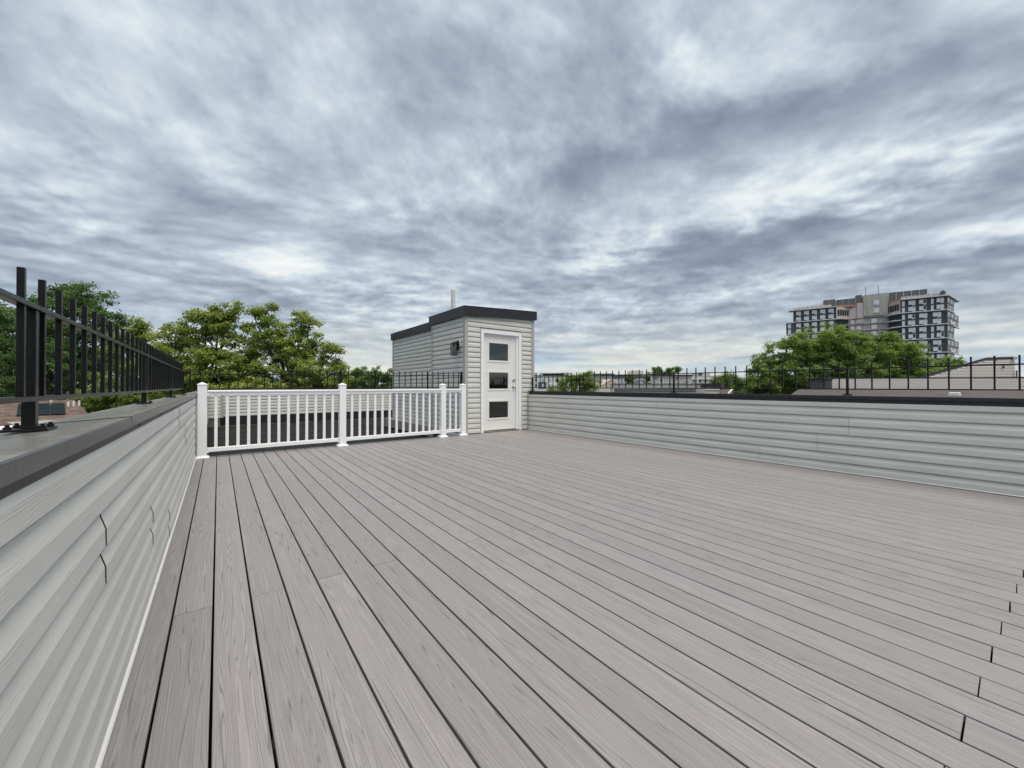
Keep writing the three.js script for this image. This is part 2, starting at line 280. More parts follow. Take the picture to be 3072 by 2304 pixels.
// --- right parapet
{
  const w = thing('parapet_wall', 'long pale grey sided parapet wall along the right edge of the deck', 'wall');
  part('wall_core', span(XR + .018, 5.99, -.26, .855, ZF, ZB), M.core, w);
  const d = z => z - ZF - .02;
  siding(w, [XR + .016, .012, ZF + .02], -Math.PI / 2, ZB - ZF - .02, .812, { 3: [d(-3.59), d(.1), d(2.4)], 2: [d(-5.03), d(-1.177), d(2.5)], 1: [d(-5.355), d(-1.468), d(2.2)], 0: [d(-5.937), d(-2.09), d(1.5)] });
  part('starter_strip', sweep([[0, .003], [.0305, .004], [.032, .010], [.028, .015], [0, .019]], ZB - ZF - .03, {}), M.paleTrim, w).position.set(XR + .016, 0, ZF + .025); w.children.at(-1).rotation.y = -Math.PI / 2;
  part('corner_channel', span(XR - .02, XR + .004, .004, .905, ZF + .021, ZF + .036), M.trim, w);
  const cuts = [ZF + .02, -4.35, -1.3, 1.75, ZB];
  for (let i = 0; i < cuts.length - 1; i++) {
    const l = cuts[i + 1] - cuts[i] - .004, dy = i % 2 ? .0012 : 0;
    const m = part('coping', sweep([[-.25, .845 + dy], [-.245, .886 + dy], [-.24, .889 + dy], [-.004, .893 + dy], [0, .890 + dy], [.001, .852 + dy], [-.006, .850 + dy]], l, { ou: i * .37 }), M.flash, w); put(m, XR - .006, 0, cuts[i], -Math.PI / 2);
    const f = part('flashing', sweep([[-.002, .846], [.004, .811], [.001, .809]], l, { ou: i * .29 }), M.flash, w); put(f, XR + .003, 0, cuts[i], -Math.PI / 2);
    for (let q = 0; q < 4; q++) { const n = part('nail_head', new THREE.SphereGeometry(.004, 6, 4), M.cap, w); n.position.set(XR, .826, cuts[i] + .3 + q * .7); }
  }
}
// --- far parapet beyond the low roof, with the boxed corner at its left end
{
  const w = thing('parapet_wall', 'grey sided parapet wall across the low black roof behind the white railing', 'wall');
  part('wall_core', span(-.26, 5.99, -.28, .845, -15.9, -15.72), M.core, w);
  siding(w, [.13, .02, -15.705], 0, 5.6, .85, autoJoints(5.6, 4, 17));
  part('base_flashing', span(-.25, 5.8, -.285, .03, -15.712, -15.69), M.black, w);
  part('coping', span(-.25, 5.99, .85, .905, -15.95, -15.67, .006), M.flash, w);
  part('corner_chase', span(-.27, .05, -.29, .85, -15.71, -15.32), M.core, w);
  siding(w, [-.25, .0, -15.31], 0, .3, .85, {});
  part('corner_post', span(.05, .13, .0, .85, -15.4, -15.29, .004), M.trim, w);
}
// ------------------------------------------------------------------ fences of square black bars
const cyl = (r, h, n = 10) => new THREE.CylinderGeometry(r, r, h, n);
function fencePost(parent, x, y0, y1, z, plate = true) {
  const p = part('post', rbox(.0245, y1 - y0, .0245, .002, 0, (y1 - y0) / 2, 0), M.iron, parent); p.position.set(x, y0, z);
  if (plate) {
    part('base_plate', rbox(.08, .007, .08, .002, 0, .0045, 0), M.iron, p);
    for (const a of [-1, 1]) for (const b of [-1, 1]) { const n = part('bolt', merge([cyl(.0075, .006, 6).translate(0, .011, 0), cyl(.0042, .008, 6).translate(0, .016, 0)]), M.iron, p); n.position.set(a * .029, 0, b * .029); }
    part('weld_bead', new THREE.TorusGeometry(.0185, .003, 5, 4).rotateZ(Math.PI / 4).rotateX(Math.PI / 2).translate(0, .010, 0), M.iron, p);
  }
  return p;
}
const picketGeo = (h) => rbox(.0132, h, .0132, .0014, 0, h / 2, 0);
function parapetFence(label, x, zs, posts, z0, z1) {
  const f = thing('metal_fence', label, 'fence'); const g = picketGeo(.318);
  for (const z of zs) put(part('picket', g, M.iron, f), x, .972, z);
  for (const [a, b] of [[z0, z1]]) {
    part('top_rail', rbox(.026, .0135, b - a, .002, x, 1.204, (a + b) / 2), M.iron, f);
    part('bottom_rail', rbox(.026, .0135, b - a, .002, x, .968, (a + b) / 2), M.iron, f);
  }
  for (const z of posts) fencePost(f, x < 0 ? x - .006 : x, x < 0 ? .884 : TOP + .003, 1.198, z);
  return f;
}
{
  const zl = []; for (let k = -33; k <= 38; k++) { const z = -1.472 - .1395 * k; if (z > -6.93 && z < 3.3 && k !== -1) zl.push(z); }
  parapetFence('black metal picket fence running along the left parapet', -.383, zl, [2.2, .36, -1.555, -3.5, -5.3, -6.99], -7.0, 3.3);
  const zr = []; for (let k = 0; k < 10; k++) zr.push(-6.769 + .1405 * k); for (let k = 0; k < 60; k++) { const z = -5.314 + .1438 * k; if (z < 3.3) zr.push(z); }
  parapetFence('black metal picket fence running along the right parapet', 5.86, zr, [-6.9, -5.42, -3.375, -1.213, .95, 3.05], -6.91, 3.3);
}
{
  // lower fence right behind the white railing, from the left parapet to the corner of the bulkhead
  const f = thing('metal_fence', 'black metal picket fence crossing behind the white railing to the stair bulkhead', 'fence');
  const z = -7.05, x0 = -.37, x1 = 4.03, n = 39, top = t => lerp(1.250, 1.300, t), rail = t => lerp(1.172, 1.222, t), low = t => lerp(.962, .980, t);
  for (let k = 0; k < n; k++) { const t = (k + .5) / n, s = t * .97 + .03 * t * t, h = top(s) - low(s); put(part('picket', rbox(.013, h, .013, .0012, 0, h / 2, 0), M.iron, f), lerp(x0, x1, s), low(s), z); }
  const bar = (name, fn, hh) => { const a = new THREE.Vector3(x0, fn(0), z), b = new THREE.Vector3(x1, fn(1), z); const g = rbox(a.distanceTo(b), hh, .018, .0015); const m = part(name, g, M.iron, f); m.position.copy(a).lerp(b, .5); m.rotation.z = Math.atan2(b.y - a.y, x1 - x0); };
  bar('top_rail', rail, .0135); bar('bottom_rail', low, .0135);
  for (const x of [.93, 1.66, 2.26, 3.28]) { const t = (x - x0) / (x1 - x0); put(part('post', rbox(.025, top(t) - .90, .025, .002, 0, (top(t) - .90) / 2, 0), M.iron, f), x, .90, z); part('bracket', span(x - .01, x + .01, .896, .906, z - .01, z + .155), M.iron, f); }
  put(part('post', rbox(.034, top(1) - .90, .034, .003, 0, (top(1) - .90) / 2, 0), M.iron, f), x1 + .005, .90, z); part('bracket', span(x1 - .02, x1 + .045, .93, .955, z - .02, z + .02), M.iron, f);
}
// ------------------------------------------------------------------ white vinyl railing
const ZR = -6.87;
{
  const posts = [[-.176, 'white vinyl railing post beside the left parapet'], [1.655, 'white vinyl railing post in the middle of the run'], [3.515, 'white vinyl railing post second from the bulkhead corner'], [3.965, 'white vinyl railing post against the bulkhead corner']];
  for (const [x, label] of posts) {
    const p = thing('railing_post', label, 'post', 'white railing posts'); p.position.set(x, 0, ZR);
    part('shaft', rbox(.104, 1.03, .104, .006, 0, .517, 0), M.vinyl, p);
    const c = new THREE.CylinderGeometry(.0, .0815, .03, 4).rotateY(Math.PI / 4).translate(0, 1.044, 0);
    part('cap', merge([c, rbox(.115, .016, .115, .004, 0, 1.022, 0)]), M.vinyl, p);
    const sk = new THREE.CylinderGeometry(.082, .118, .022, 4).rotateY(Math.PI / 4).translate(0, .027, 0);
    part('skirt', merge([sk, rbox(.166, .016, .166, .003, 0, .0085, 0)]), M.vinyl, p);
  }
  const runs = [[-.124, 1.603, 13, 'long white baluster railing section next to the left parapet'], [1.707, 3.463, 13, 'white baluster railing section between the second and third posts'], [3.567, 3.913, 2, 'short white railing section of two balusters by the bulkhead']];
  for (const [a, b, n, label] of runs) {
    const s = thing('railing_section', label, 'railing', 'white railing sections'); const L = b - a, m = (a + b) / 2;
    part('top_rail', merge([rbox(L, .03, .088, .009, m, .931, ZR), rbox(L, .042, .056, .004, m, .898, ZR)]), M.vinyl, s);
    part('bottom_rail', rbox(L, .06, .05, .006, m, .111, ZR), M.vinyl, s);
    const g = rbox(.0375, .74, .0375, .003, 0, 0, 0);
    for (let k = 0; k < n; k++) put(part('baluster', g, M.vinyl, s), lerp(a, b, (k + (n > 2 ? .78 : .85)) / (n + (n > 2 ? .56 : .7))), .51, ZR);
    for (const [x, q] of [[a, 1], [b, -1]]) for (const y of [.9, .11]) { const k = part('bracket', rbox(.022, .07, .07, .004, x + q * .011, y - .003, ZR), M.vinyl, s); part('screw', cyl(.004, .004, 6).rotateX(Math.PI / 2).translate(x + q * .011, y + .01, ZR + .037), M.chrome, k); }
  }
}
// ------------------------------------------------------------------ stair bulkhead
{
  const b = thing('stair_bulkhead', 'grey sided stair bulkhead with black roof fascia at the far end of the deck', 'building');
  const X0 = 4.06, X1 = 5.93, ZM = -8.5, ZE = -12.3, XB = 4.5, YT = 2.5;
  // framing: front wall around the door opening, side walls, back, floor, roof
  const dx0 = 4.51, dx1 = 5.475, dh = 2.15;
  part('wall_frame', merge([span(X0 + .02, dx0, -.26, 2.5, ZF - .12, ZF - .019), span(dx1, X1 - .02, -.26, 2.5, ZF - .12, ZF - .019), span(dx0, dx1, dh, 2.5, ZF - .12, ZF - .019), span(dx0, dx1, -.26, .012, ZF - .12, ZF - .019),
    span(X0 + .02, X0 + .12, -.26, 2.5, ZM + .02, ZF - .12), span(X1 - .12, X1 - .02, -.26, 2.5, ZE + .1, ZF - .12), span(XB + .02, XB + .12, -.26, 2.5, ZE + .02, ZM + .12), span(X0 + .02, XB + .12, -.26, 2.5, ZM + .02, ZM + .12), span(XB + .12, X1 - .02, -.26, 2.5, ZE + .02, ZE + .12)]), M.core, b);
  part('floor', span(X0 + .12, X1 - .12, -.25, .0, ZE + .12, ZF - .12), M.inside, b);
  // siding
  siding(b, [X0 + .055, .016, ZF - .018], 0, 4.425 - X0 - .055, 2.50, {});
  siding(b, [5.562, .016, ZF - .018], 0, X1 - .085 - 5.562, 2.56, {});
  siding(b, [4.425, .016 + 21 * COURSE, ZF - .018], 0, 5.562 - 4.425, 2.53, {});
  siding(b, [X0 + .018, -.09, ZM + .05], -Math.PI / 2, ZF - ZM - .05 - .055, 2.50, {});
  siding(b, [XB + .018, -.08, ZE + .05], -Math.PI / 2, ZM - ZE - .05, 2.52, autoJoints(ZM - ZE, 13, 31, 3.2));
  siding(b, [X1 - .018, .016, ZF - .05], Math.PI / 2, ZF - ZE - .1, 2.55, {});
  // corner posts
  part('corner_post', merge([span(X0 - .012, X0 + .062, .006, 2.47, ZF - .02, ZF + .010, .004), span(X0 - .0125, X0 + .02, .0, 2.47, ZF - .075, ZF - .002, .004)]), M.trim, b);
  part('corner_post', merge([span(X1 - .088, X1 + .002, .006, 2.56, ZF - .02, ZF + .010, .004), span(X1 - .02, X1 + .004, .006, 2.55, ZF - .08, ZF, .004)]), M.trim, b);
  part('corner_post', span(X0 - .012, X0 + .022, -.2, 2.48, ZM - .004, ZM + .06, .004), M.trim, b);
  part('corner_post', span(XB - .012, XB + .022, -.16, 2.52, ZE - .004, ZE + .07, .004), M.trim, b);
  part('base_flashing', span(XB - .004, XB + .02, -.31, -.06, ZE, ZM), M.black, b);
  part('base_flashing', span(X0 - .002, X0 + .022, -.31, -.08, ZM, ZF - .02), M.black, b);
  // roof and fascia: the front roof rises a little towards the right, the rear one is level
  const V = (x, y, z) => new THREE.Vector3(x, y, z), fx0 = X0 - .05, fx1 = X1 + .05, fz = ZF + .05, fm = ZM - .06, lo = .0, t0 = 2.655, t1 = 2.755;
  const rf = part('front_roof', slab([V(fx0 + .012, t0 - .008, fz - .012), V(fx1 - .012, t1 - .008, fz - .012), V(fx1 - .012, t1 - .008, fm + .012), V(fx0 + .012, t0 - .008, fm + .012)], V(0, -.15, 0)), M.membrane, b);
  const hgt = V(0, -.205, 0);
  part('fascia', slab([V(fx0, t0, fz), V(fx1, t1, fz), V(fx1, t1 - .195, fz), V(fx0, t0 - .205, fz)], V(0, 0, -.011)), M.fascia, rf);
  part('fascia', slab([V(fx0, t0, fm), V(fx0, t0, fz - .012), V(fx0, t0 - .205, fz - .012), V(fx0, t0 - .195, fm)], V(.011, 0, 0)), M.fascia, rf);
  part('fascia', slab([V(fx0 + .011, t0, fm), V(fx1, t1, fm), V(fx1, t1 - .2, fm), V(fx0 + .011, t0 - .2, fm)], V(0, 0, .011)), M.fascia, rf);
  part('fascia', slab([V(fx1, t1, fm + .012), V(fx1, t1, fz - .012), V(fx1, t1 - .195, fz - .012), V(fx1, t1 - .195, fm + .012)], V(-.011, 0, 0)), M.fascia, rf);
  part('drip_edge', merge([slab([V(fx0 - .006, t0 + .002, fz + .006), V(fx1 + .006, t1 + .002, fz + .006), V(fx1 + .006, t1 + .002, fz - .02), V(fx0 - .006, t0 + .002, fz - .02)], V(0, .006, 0)), slab([V(fx0 - .006, t0 + .0025, fm - .006), V(fx0 - .006, t0 + .0025, fz - .021), V(fx0 + .02, t0 + .0025, fz - .021), V(fx0 + .02, t0 + .0025, fm - .006)], V(0, .006, 0))]), M.fascia, rf);
  part('soffit', slab([V(fx0 + .012, t0 - .2, fz - .013), V(fx1 - .012, t1 - .192, fz - .013), V(fx1 - .012, t1 - .192, fm + .013), V(fx0 + .012, t0 - .2, fm + .013)], V(0, .01, 0)), M.black, rf);
  const rb = part('rear_roof', span(XB - .038, fx1 - .012, 2.55, 2.68, ZE - .038, ZM - .075), M.membrane, b);
  part('fascia', span(XB - .05, XB - .039, 2.495, 2.695, ZE - .05, ZM - .08), M.fascia, rb);
  part('fascia', span(XB - .038, fx1, 2.495, 2.695, ZE - .05, ZE - .039), M.fascia, rb);
  part('drip_edge', span(XB - .056, XB - .02, 2.697, 2.703, ZE - .056, ZM - .08), M.fascia, rb);
  part('soffit', span(XB - .038, XB + .03, 2.5, 2.51, ZE - .03, ZM - .08), M.black, rb);
  // door casing, threshold
  part('door_casing', merge([span(4.445, 4.515, .004, 2.222, ZF - .02, ZF + .012, .004), span(5.472, 5.545, .004, 2.222, ZF - .02, ZF + .012, .004), span(4.516, 5.471, 2.145, 2.222, ZF - .02, ZF + .011, .004)]), M.vinyl, b);
  part('door_channel', merge([span(4.427, 4.444, .004, 2.242, ZF - .02, ZF + .006), span(5.546, 5.562, .004, 2.242, ZF - .02, ZF + .006), span(4.4445, 5.5455, 2.223, 2.242, ZF - .02, ZF + .005)]), M.trim, b);
  part('door_jamb', merge([span(4.512, 4.532, .012, 2.148, ZF - .118, ZF - .0205), span(5.414, 5.474, .012, 2.148, ZF - .118, ZF - .0205), span(4.5325, 5.4135, 2.128, 2.148, ZF - .118, ZF - .0205)]), M.vinyl, b);
  part('threshold', rbox(.95, .022, .12, .004, 4.99, .021, ZF - .05), M.chrome, b);
  // door slab: stiles and rails round three panes
  const a = 4.535, e = 5.411, zf = ZF - .05, zb = ZF - .094, wy = [[.293, .678], [.934, 1.319], [1.557, 1.962]], wx = [4.672, 5.213];
  const ys = [.045, ...wy.flat(), 2.125]; const bits = [span(a, wx[0], .045, 2.125, zb, zf), span(wx[1], e, .045, 2.125, zb, zf)]; for (let i = 0; i < ys.length; i += 2) bits.push(span(wx[0], wx[1], ys[i], ys[i + 1], zb, zf));
  const door = part('door', merge(bits), M.door, b, 'white door with three dark square panes');
  for (const [y0, y1] of wy) {
    const t = .014, o = .026;
    part('pane_frame', merge([span(wx[0] - o, wx[0] + t, y0 - o, y1 + o, zf + .0005, zf + .009, .003), span(wx[1] - t, wx[1] + o, y0 - o, y1 + o, zf + .0005, zf + .009, .003), span(wx[0] + t, wx[1] - t, y0 - o, y0 + t, zf + .0008, zf + .0085, .003), span(wx[0] + t, wx[1] - t, y1 - t, y1 + o, zf + .0008, zf + .0085, .003)]), M.door, door);
    part('pane', span(wx[0] + .001, wx[1] - .001, y0 + .001, y1 - .001, zf - .012, zf - .008), M.glass, door);
  }
  part('knob', merge([cyl(.032, .008, 18).rotateX(Math.PI / 2).translate(5.354, .983, zf + .005), cyl(.011, .04, 12).rotateX(Math.PI / 2).translate(5.354, .983, zf + .026), new THREE.SphereGeometry(.029, 18, 12).scale(1, 1, .78).translate(5.354, .983, zf + .055)]), M.chrome, door);
  part('deadbolt', merge([cyl(.031, .012, 18).rotateX(Math.PI / 2).translate(5.354, 1.136, zf + .007), cyl(.022, .01, 14).rotateX(Math.PI / 2).translate(5.354, 1.136, zf + .018)]), M.chrome, door);
  for (const y of [.98, 1.136]) part('strike_plate', span(5.4085, 5.4135, y - .04, y + .04, zf + .002, zf + .03), M.chrome, door);
  part('door_closer_pin', span(5.417, 5.423, 1.86, 2.02, ZF - .045, ZF - .03, .002), M.chrome, b);
}
// wall lantern on the side of the bulkhead
{
  const l = thing('wall_lantern', 'black box lantern with clear glass on the side of the stair bulkhead', 'lamp');
  l.position.set(4.045, 1.66, -7.17);
  part('mounting_block', merge([cyl(.075, .022, 20).rotateZ(Math.PI / 2).translate(-.005, .235, .0)]), M.paleTrim, l);
  part('back_plate', rbox(.018, .2, .1, .003, -.03, .2, 0), M.iron, l);
  part('arm', merge([rbox(.09, .014, .018, .003, -.075, .272, 0), cyl(.011, .02, 10).translate(-.115, .262, 0)]), M.iron, l);
  const cx = -.115, s = .047, bar = [];
  for (const a of [-1, 1]) for (const c of [-1, 1]) bar.push(box(.014, .25, .014, cx + a * s, .115, c * s));
  for (const y of [-.006, .236]) for (const a of [-1, 1]) bar.push(box(.084, .010, .010, cx, y, a * s), box(.010, .010, .084, cx + a * s, y, 0));
  part('frame', merge(bar), M.iron, l);
  part('lid', merge([rbox(.074, .012, .074, .002, cx, .25, 0), rbox(.106, .007, .106, .002, cx, .2435, 0)]), M.iron, l);
  for (const [px, pz, w, d] of [[cx - s, 0, .003, .083], [cx + s, 0, .003, .083], [cx, -s, .083, .003], [cx, s, .083, .003]]) part('pane', box(w, .23, d, px, .115, pz), M.smoked, l);
  part('socket', merge([cyl(.016, .05, 12).translate(cx, .212, 0)]), M.iron, l);
  part('bulb', merge([new THREE.SphereGeometry(.027, 14, 10).scale(1, 1.25, 1).translate(cx, .14, 0), cyl(.013, .03, 10).translate(cx, .178, 0)]), new THREE.MeshPhysicalMaterial({ color: C(.9, .9, .88), roughness: .2, transmission: .3, thickness: 0 }), l);
}
{
  const v = thing('vent_pipe', 'tall pale plumbing vent pipe rising from the bulkhead roof', 'pipe'); v.position.set(4.46, 2.66, -8.18);
  const g = new THREE.LatheGeometry([[.044, 0], [.052, 0], [.052, .64], [.05, .645], [.044, .645], [.044, .2]].map(p => new THREE.Vector2(...p)), 20);
  part('pipe', g, M.pipe, v); part('boot', new THREE.LatheGeometry([[.1, .01], [.095, .022], [.062, .03], [.058, .07], [.0525, .075]].map(p => new THREE.Vector2(...p)), 20), M.black, v);
}

// ------------------------------------------------------------------ ground and neighbouring roofs
{
  const g = new THREE.CircleGeometry(2600, 64).rotateX(-Math.PI / 2).translate(0, -11, 0);
  const m = new THREE.Mesh(g, new THREE.MeshStandardMaterial({ color: C(.10, .11, .07), map: grimeTex([.8, .8, .78], .25, 40, 44), roughness: .95 })); m.name = 'ground'; m.userData = { kind: 'structure' }; m.receiveShadow = true; scene.add(m);
  const uv = g.attributes.uv, p = g.attributes.position; for (let i = 0; i < p.count; i++) uv.setXY(i, p.getX(i), p.getZ(i));
}
const shingleTex = (c, seed) => tex(512, 512, (u, v, o) => {
  // 3 m square: courses 0.14 m high, tabs 0.3 m wide, each tab its own tone
  const row = Math.floor(v * 21), q = u * 10 + (row % 2) * .5 + .3 * N2(row * 3.1, seed), tab = Math.floor(q); const tone = N2(((tab % 10) + 10) % 10 * 7.7 + seed, row * 5.3);
  const n = .06 * N2(u * 300, v * 300), course = .03 * N2(row * 2.7, seed + 40);
  for (let k = 0; k < 3; k++) o[k] = c[k] + .085 * tone + course + n;
}, { rx: 1 / 3, ry: 1 / 3 });
const mat = (r, g, b, o = {}) => new THREE.MeshStandardMaterial({ color: C(r, g, b), roughness: .8, ...o });
const K = {
  brownShingle: mat(1, 1, 1, { map: shingleTex([.37, .31, .275], 3) }), redShingle: mat(1, 1, 1, { map: shingleTex([.34, .25, .215], 9) }), umberShingle: mat(1, 1, 1, { map: shingleTex([.27, .24, .235], 14) }),
  beige: mat(.62, .59, .555), beige2: mat(.67, .635, .60), greySide: mat(.42, .42, .41), paleSide: mat(.6, .58, .56), white: mat(.72, .73, .74), charcoal: mat(.045, .047, .05), slate: mat(.12, .125, .14), concrete: mat(1, 1, 1, { map: tex(512, 512, (u, v, o) => { const a = tile((x, y, q) => .6 * N3(x * 4, y * 1.5, q) + .5 * N3(x * 22, y * 5, q + 2) + .35 * N3(x * 60, y * 60, q + 4), u, v, 2); const b = .68 + .07 * a; o[0] = b; o[1] = b - .006; o[2] = b - .025; }, { rx: 1 / 12, ry: 1 / 12 }) }),
  pink: mat(.50, .45, .44), wrap: mat(1, 1, 1, { map: tex(256, 256, (u, v, o) => { const s = Math.sin((u * 6 + v * 6) * 6.2832) > .2; o[0] = s ? .76 : .80; o[1] = s ? .66 : .78; o[2] = s ? .67 : .79; }, { rx: 1 / 5, ry: 1 / 5 }) }),
  dark: mat(.025, .027, .032), panelDark: mat(.052, .058, .075, { roughness: .5 }), whiteMetal: mat(.62, .64, .66, { roughness: .5 }), glassPale: new THREE.MeshStandardMaterial({ color: C(.66, .69, .74), roughness: .12, metalness: .3 }), glassDark: new THREE.MeshStandardMaterial({ color: C(.03, .035, .045), roughness: .1 }),
  screen: mat(.13, .145, .155, { roughness: .55, metalness: .2 }), solar: new THREE.MeshPhysicalMaterial({ color: C(.02, .028, .045), roughness: .25, clearcoat: .8, clearcoatRoughness: .1 }), tan: mat(.56, .47, .36), red: mat(.36, .20, .16),
};
const V3 = (x, y, z) => new THREE.Vector3(x, y, z);
// a block with four walls standing on the ground: front-left, front-right points and depth behind them
function block(parent, name, a, b, back, yTop, yLow, m) {
  const dir = b.clone().sub(a).setY(0).normalize(), n = V3(-dir.z, 0, dir.x); if (n.dot(a.clone().sub(camera.position)) < 0) n.negate();
  const P = (q, y) => V3(q.x, y, q.z); const off = n.clone().multiplyScalar(back);
  return part(name, slab([P(a, yTop), P(b, yTop), P(b.clone().add(off), yTop), P(a.clone().add(off), yTop)], V3(0, yLow - yTop, 0)), m, parent);
}
// boxes set on the face a-b of such a block: s along the face (0..1), proud of it
function onFace(a, b, s0, s1, y0, y1, proud, thick = .05) {
  const p = a.clone().lerp(b, s0).setY(0), q = a.clone().lerp(b, s1).setY(0); const dir = q.clone().sub(p).normalize(), n = V3(-dir.z, 0, dir.x); if (n.dot(p.clone().sub(camera.position)) > 0) n.negate();
  const f = n.clone().multiplyScalar(proud), P = (r, y) => V3(r.x, y, r.z).add(f);
  return slab([P(p, y0), P(q, y0), P(q, y1), P(p, y1)], n.clone().multiplyScalar(-thick));
}
// a lapped board on such a face: its foot stands proud, its head lies back against the wall
function lapBoard(a, b, y0, y1, foot, head) {
  const p = a.clone().setY(0), q = b.clone().setY(0), dir = q.clone().sub(p).normalize(), n = V3(-dir.z, 0, dir.x); if (n.dot(p.clone().sub(camera.position)) > 0) n.negate();
  const P = (r, y, f) => V3(r.x, y, r.z).addScaledVector(n, f); const g = new THREE.BufferGeometry(); const A = P(p, y0, foot), B = P(q, y0, foot), D = P(q, y1, head), E = P(p, y1, head), G = P(p, y0, .004), H = P(q, y0, .004);
  g.setAttribute('position', new THREE.Float32BufferAttribute([A, B, D, A, D, E, G, H, B, G, B, A].flatMap(v => [v.x, v.y, v.z]), 3)); g.computeVertexNormals(); g.setAttribute('uv', new THREE.Float32BufferAttribute(new Array(24).fill(0), 2)); return g;
}
// --- house with brown shingles and solar panels, seen through the left fence
{
  const h = thing('shingled_house', 'brown shingled house roof with a dark solar array below the left fence', 'house');
  const e0 = at(-420, 1170, 30), r0 = at(-420, 1190, 38);
  const A = at(-300, 1216, 27.5), B = at(222, 1199, 27.5), Cc = at(330, 1238, 24), D = at(60, 1262, 24), E = at(-300, 1190, 24);
  const ridgeY = B.y, eaveY = ridgeY - 1.15; const n = dirOf(150, 1159).setY(0).normalize().negate(), dirA = V3(n.z, 0, -n.x);
  const ra = B.clone().addScaledVector(dirA, -17).setY(ridgeY), rb = B.clone().addScaledVector(dirA, -.0).setY(ridgeY), ea = ra.clone().addScaledVector(n, 4.4).addScaledVector(dirA, 0).setY(eaveY), eb = rb.clone().addScaledVector(n, 4.4).addScaledVector(dirA, .7).setY(eaveY), ba = ra.clone().addScaledVector(n, -4.4).setY(eaveY), bb = rb.clone().addScaledVector(n, -4.4).addScaledVector(dirA, .7).setY(eaveY);
  const roof = part('roof', merge([slab([rb, ra, ea, eb], V3(0, -.16, 0)), slab([ra, rb, bb, ba], V3(0, -.16, 0)), slab([bb, rb, eb], V3(0, -.16, 0))]), K.brownShingle, h);
  part('gutter', merge([slab([ea.clone().addScaledVector(n, .02), eb.clone().addScaledVector(n, .02), eb.clone().addScaledVector(n, .16), ea.clone().addScaledVector(n, .16)], V3(0, -.18, 0))]), K.white, h);
  part('wall', slab([ea, eb, bb, ba].map(p => p.clone().lerp(ra.clone().lerp(rb, .5).setY(eaveY), .06).setY(eaveY - .1)), V3(0, -9, 0)), K.paleSide, h);
  const up = ra.clone().sub(ea).normalize(), nr = up.clone().cross(dirA); if (nr.y < 0) nr.negate();
  const on = (s, t, lift = .1) => eb.clone().addScaledVector(dirA, -s).addScaledVector(up, t).addScaledVector(nr, lift);
  for (let i = 0; i < 3; i++) for (let j = 0; j < 2; j++) { const s = 1.15 + i * .66, t = 1.0 + j * 1.25; part('solar_panel', slab([on(s, t), on(s + .63, t), on(s + .63, t + 1.2), on(s, t + 1.2)], nr.clone().multiplyScalar(-.04)), K.solar, roof); }
  for (const [s, t] of [[1.75, 4.1], [1.0, 2.9], [.75, 3.0], [.5, 3.1]]) { const q = on(s, t, 0); const v = part('vent_stack', cyl(.06, .36, 10), K.white, roof); v.position.copy(q).y += .15; }
}
{
  const h = thing('low_house', 'reddish shingled gable roof at the lower left edge beyond the parapet', 'house');
  const a = at(-120, 1290, 13.5), b = at(46, 1275, 14.5), c = at(-10, 1258, 17), d = at(-160, 1262, 17);
  const roof = part('roof', slab([a, b, c, d], V3(0, -.14, 0)), K.redShingle, h); part('gutter', slab([a.clone(), b.clone(), b.clone().add(V3(.06, -.1, .1)), a.clone().add(V3(.06, -.1, .1))], V3(0, -.12, 0)), K.white, h);
  part('wall', slab([a, b, c, d].map(p => p.clone().setY(a.y - .5)), V3(0, -9, 0)), K.paleSide, h);
}
// --- neighbour on the right: shingled deck roof, sided walls with dark coping, raised bulkhead with a sloping top
{
  const h = thing('neighbour_house', 'neighbouring house with dark brown roof strip and cream sided walls behind the right fence', 'house');
  const n0 = at(2366, 1189, 10.2), n1 = at(3500, 1212, 7.4), f1 = at(3500, 1167, 30), f0 = at(2396, 1167, 30);
  part('roof', slab([n0, n1, f1, f0], V3(0, -.25, 0)), K.umberShingle, h);
  part('wall', slab([n0, n1, f1, f0].map(p => p.clone().setY(p.y - .3)), V3(0, -11, 0)), K.paleSide, h);
  const wa = at(2482, 1150, 30).setY(.7), wb = at(3560, 1150, 26).setY(.7);
  block(h, 'parapet', wa, wb, .4, 1.60, .7, K.beige);
  const rows = 7; for (let k = 0; k < rows; k++) part('clapboard', lapBoard(wa, wb, .80 + k * .115, .80 + k * .115 + .113, .07, .012), K.beige2, h);
  part('coping', onFace(wa, wb, -.004, 1, 1.60, 1.68, .07, .6), K.charcoal, h);
  const vent = part('roof_vent', (() => { const p = at(2864, 1187, 10); return merge([rbox(.2, .07, .2, .02, p.x, p.y + .05, p.z), rbox(.22, .02, .22, .004, p.x, p.y + .012, p.z)]); })(), K.white, h);
  const small = (() => { const p = at(2645, 1161, 29.4); return merge([rbox(.28, .12, .1, .02, p.x, p.y + .02, p.z), rbox(.1, .2, .1, .02, p.x + .2, p.y + .04, p.z)]); })(); part('wall_fitting', small, K.concrete, h);
}
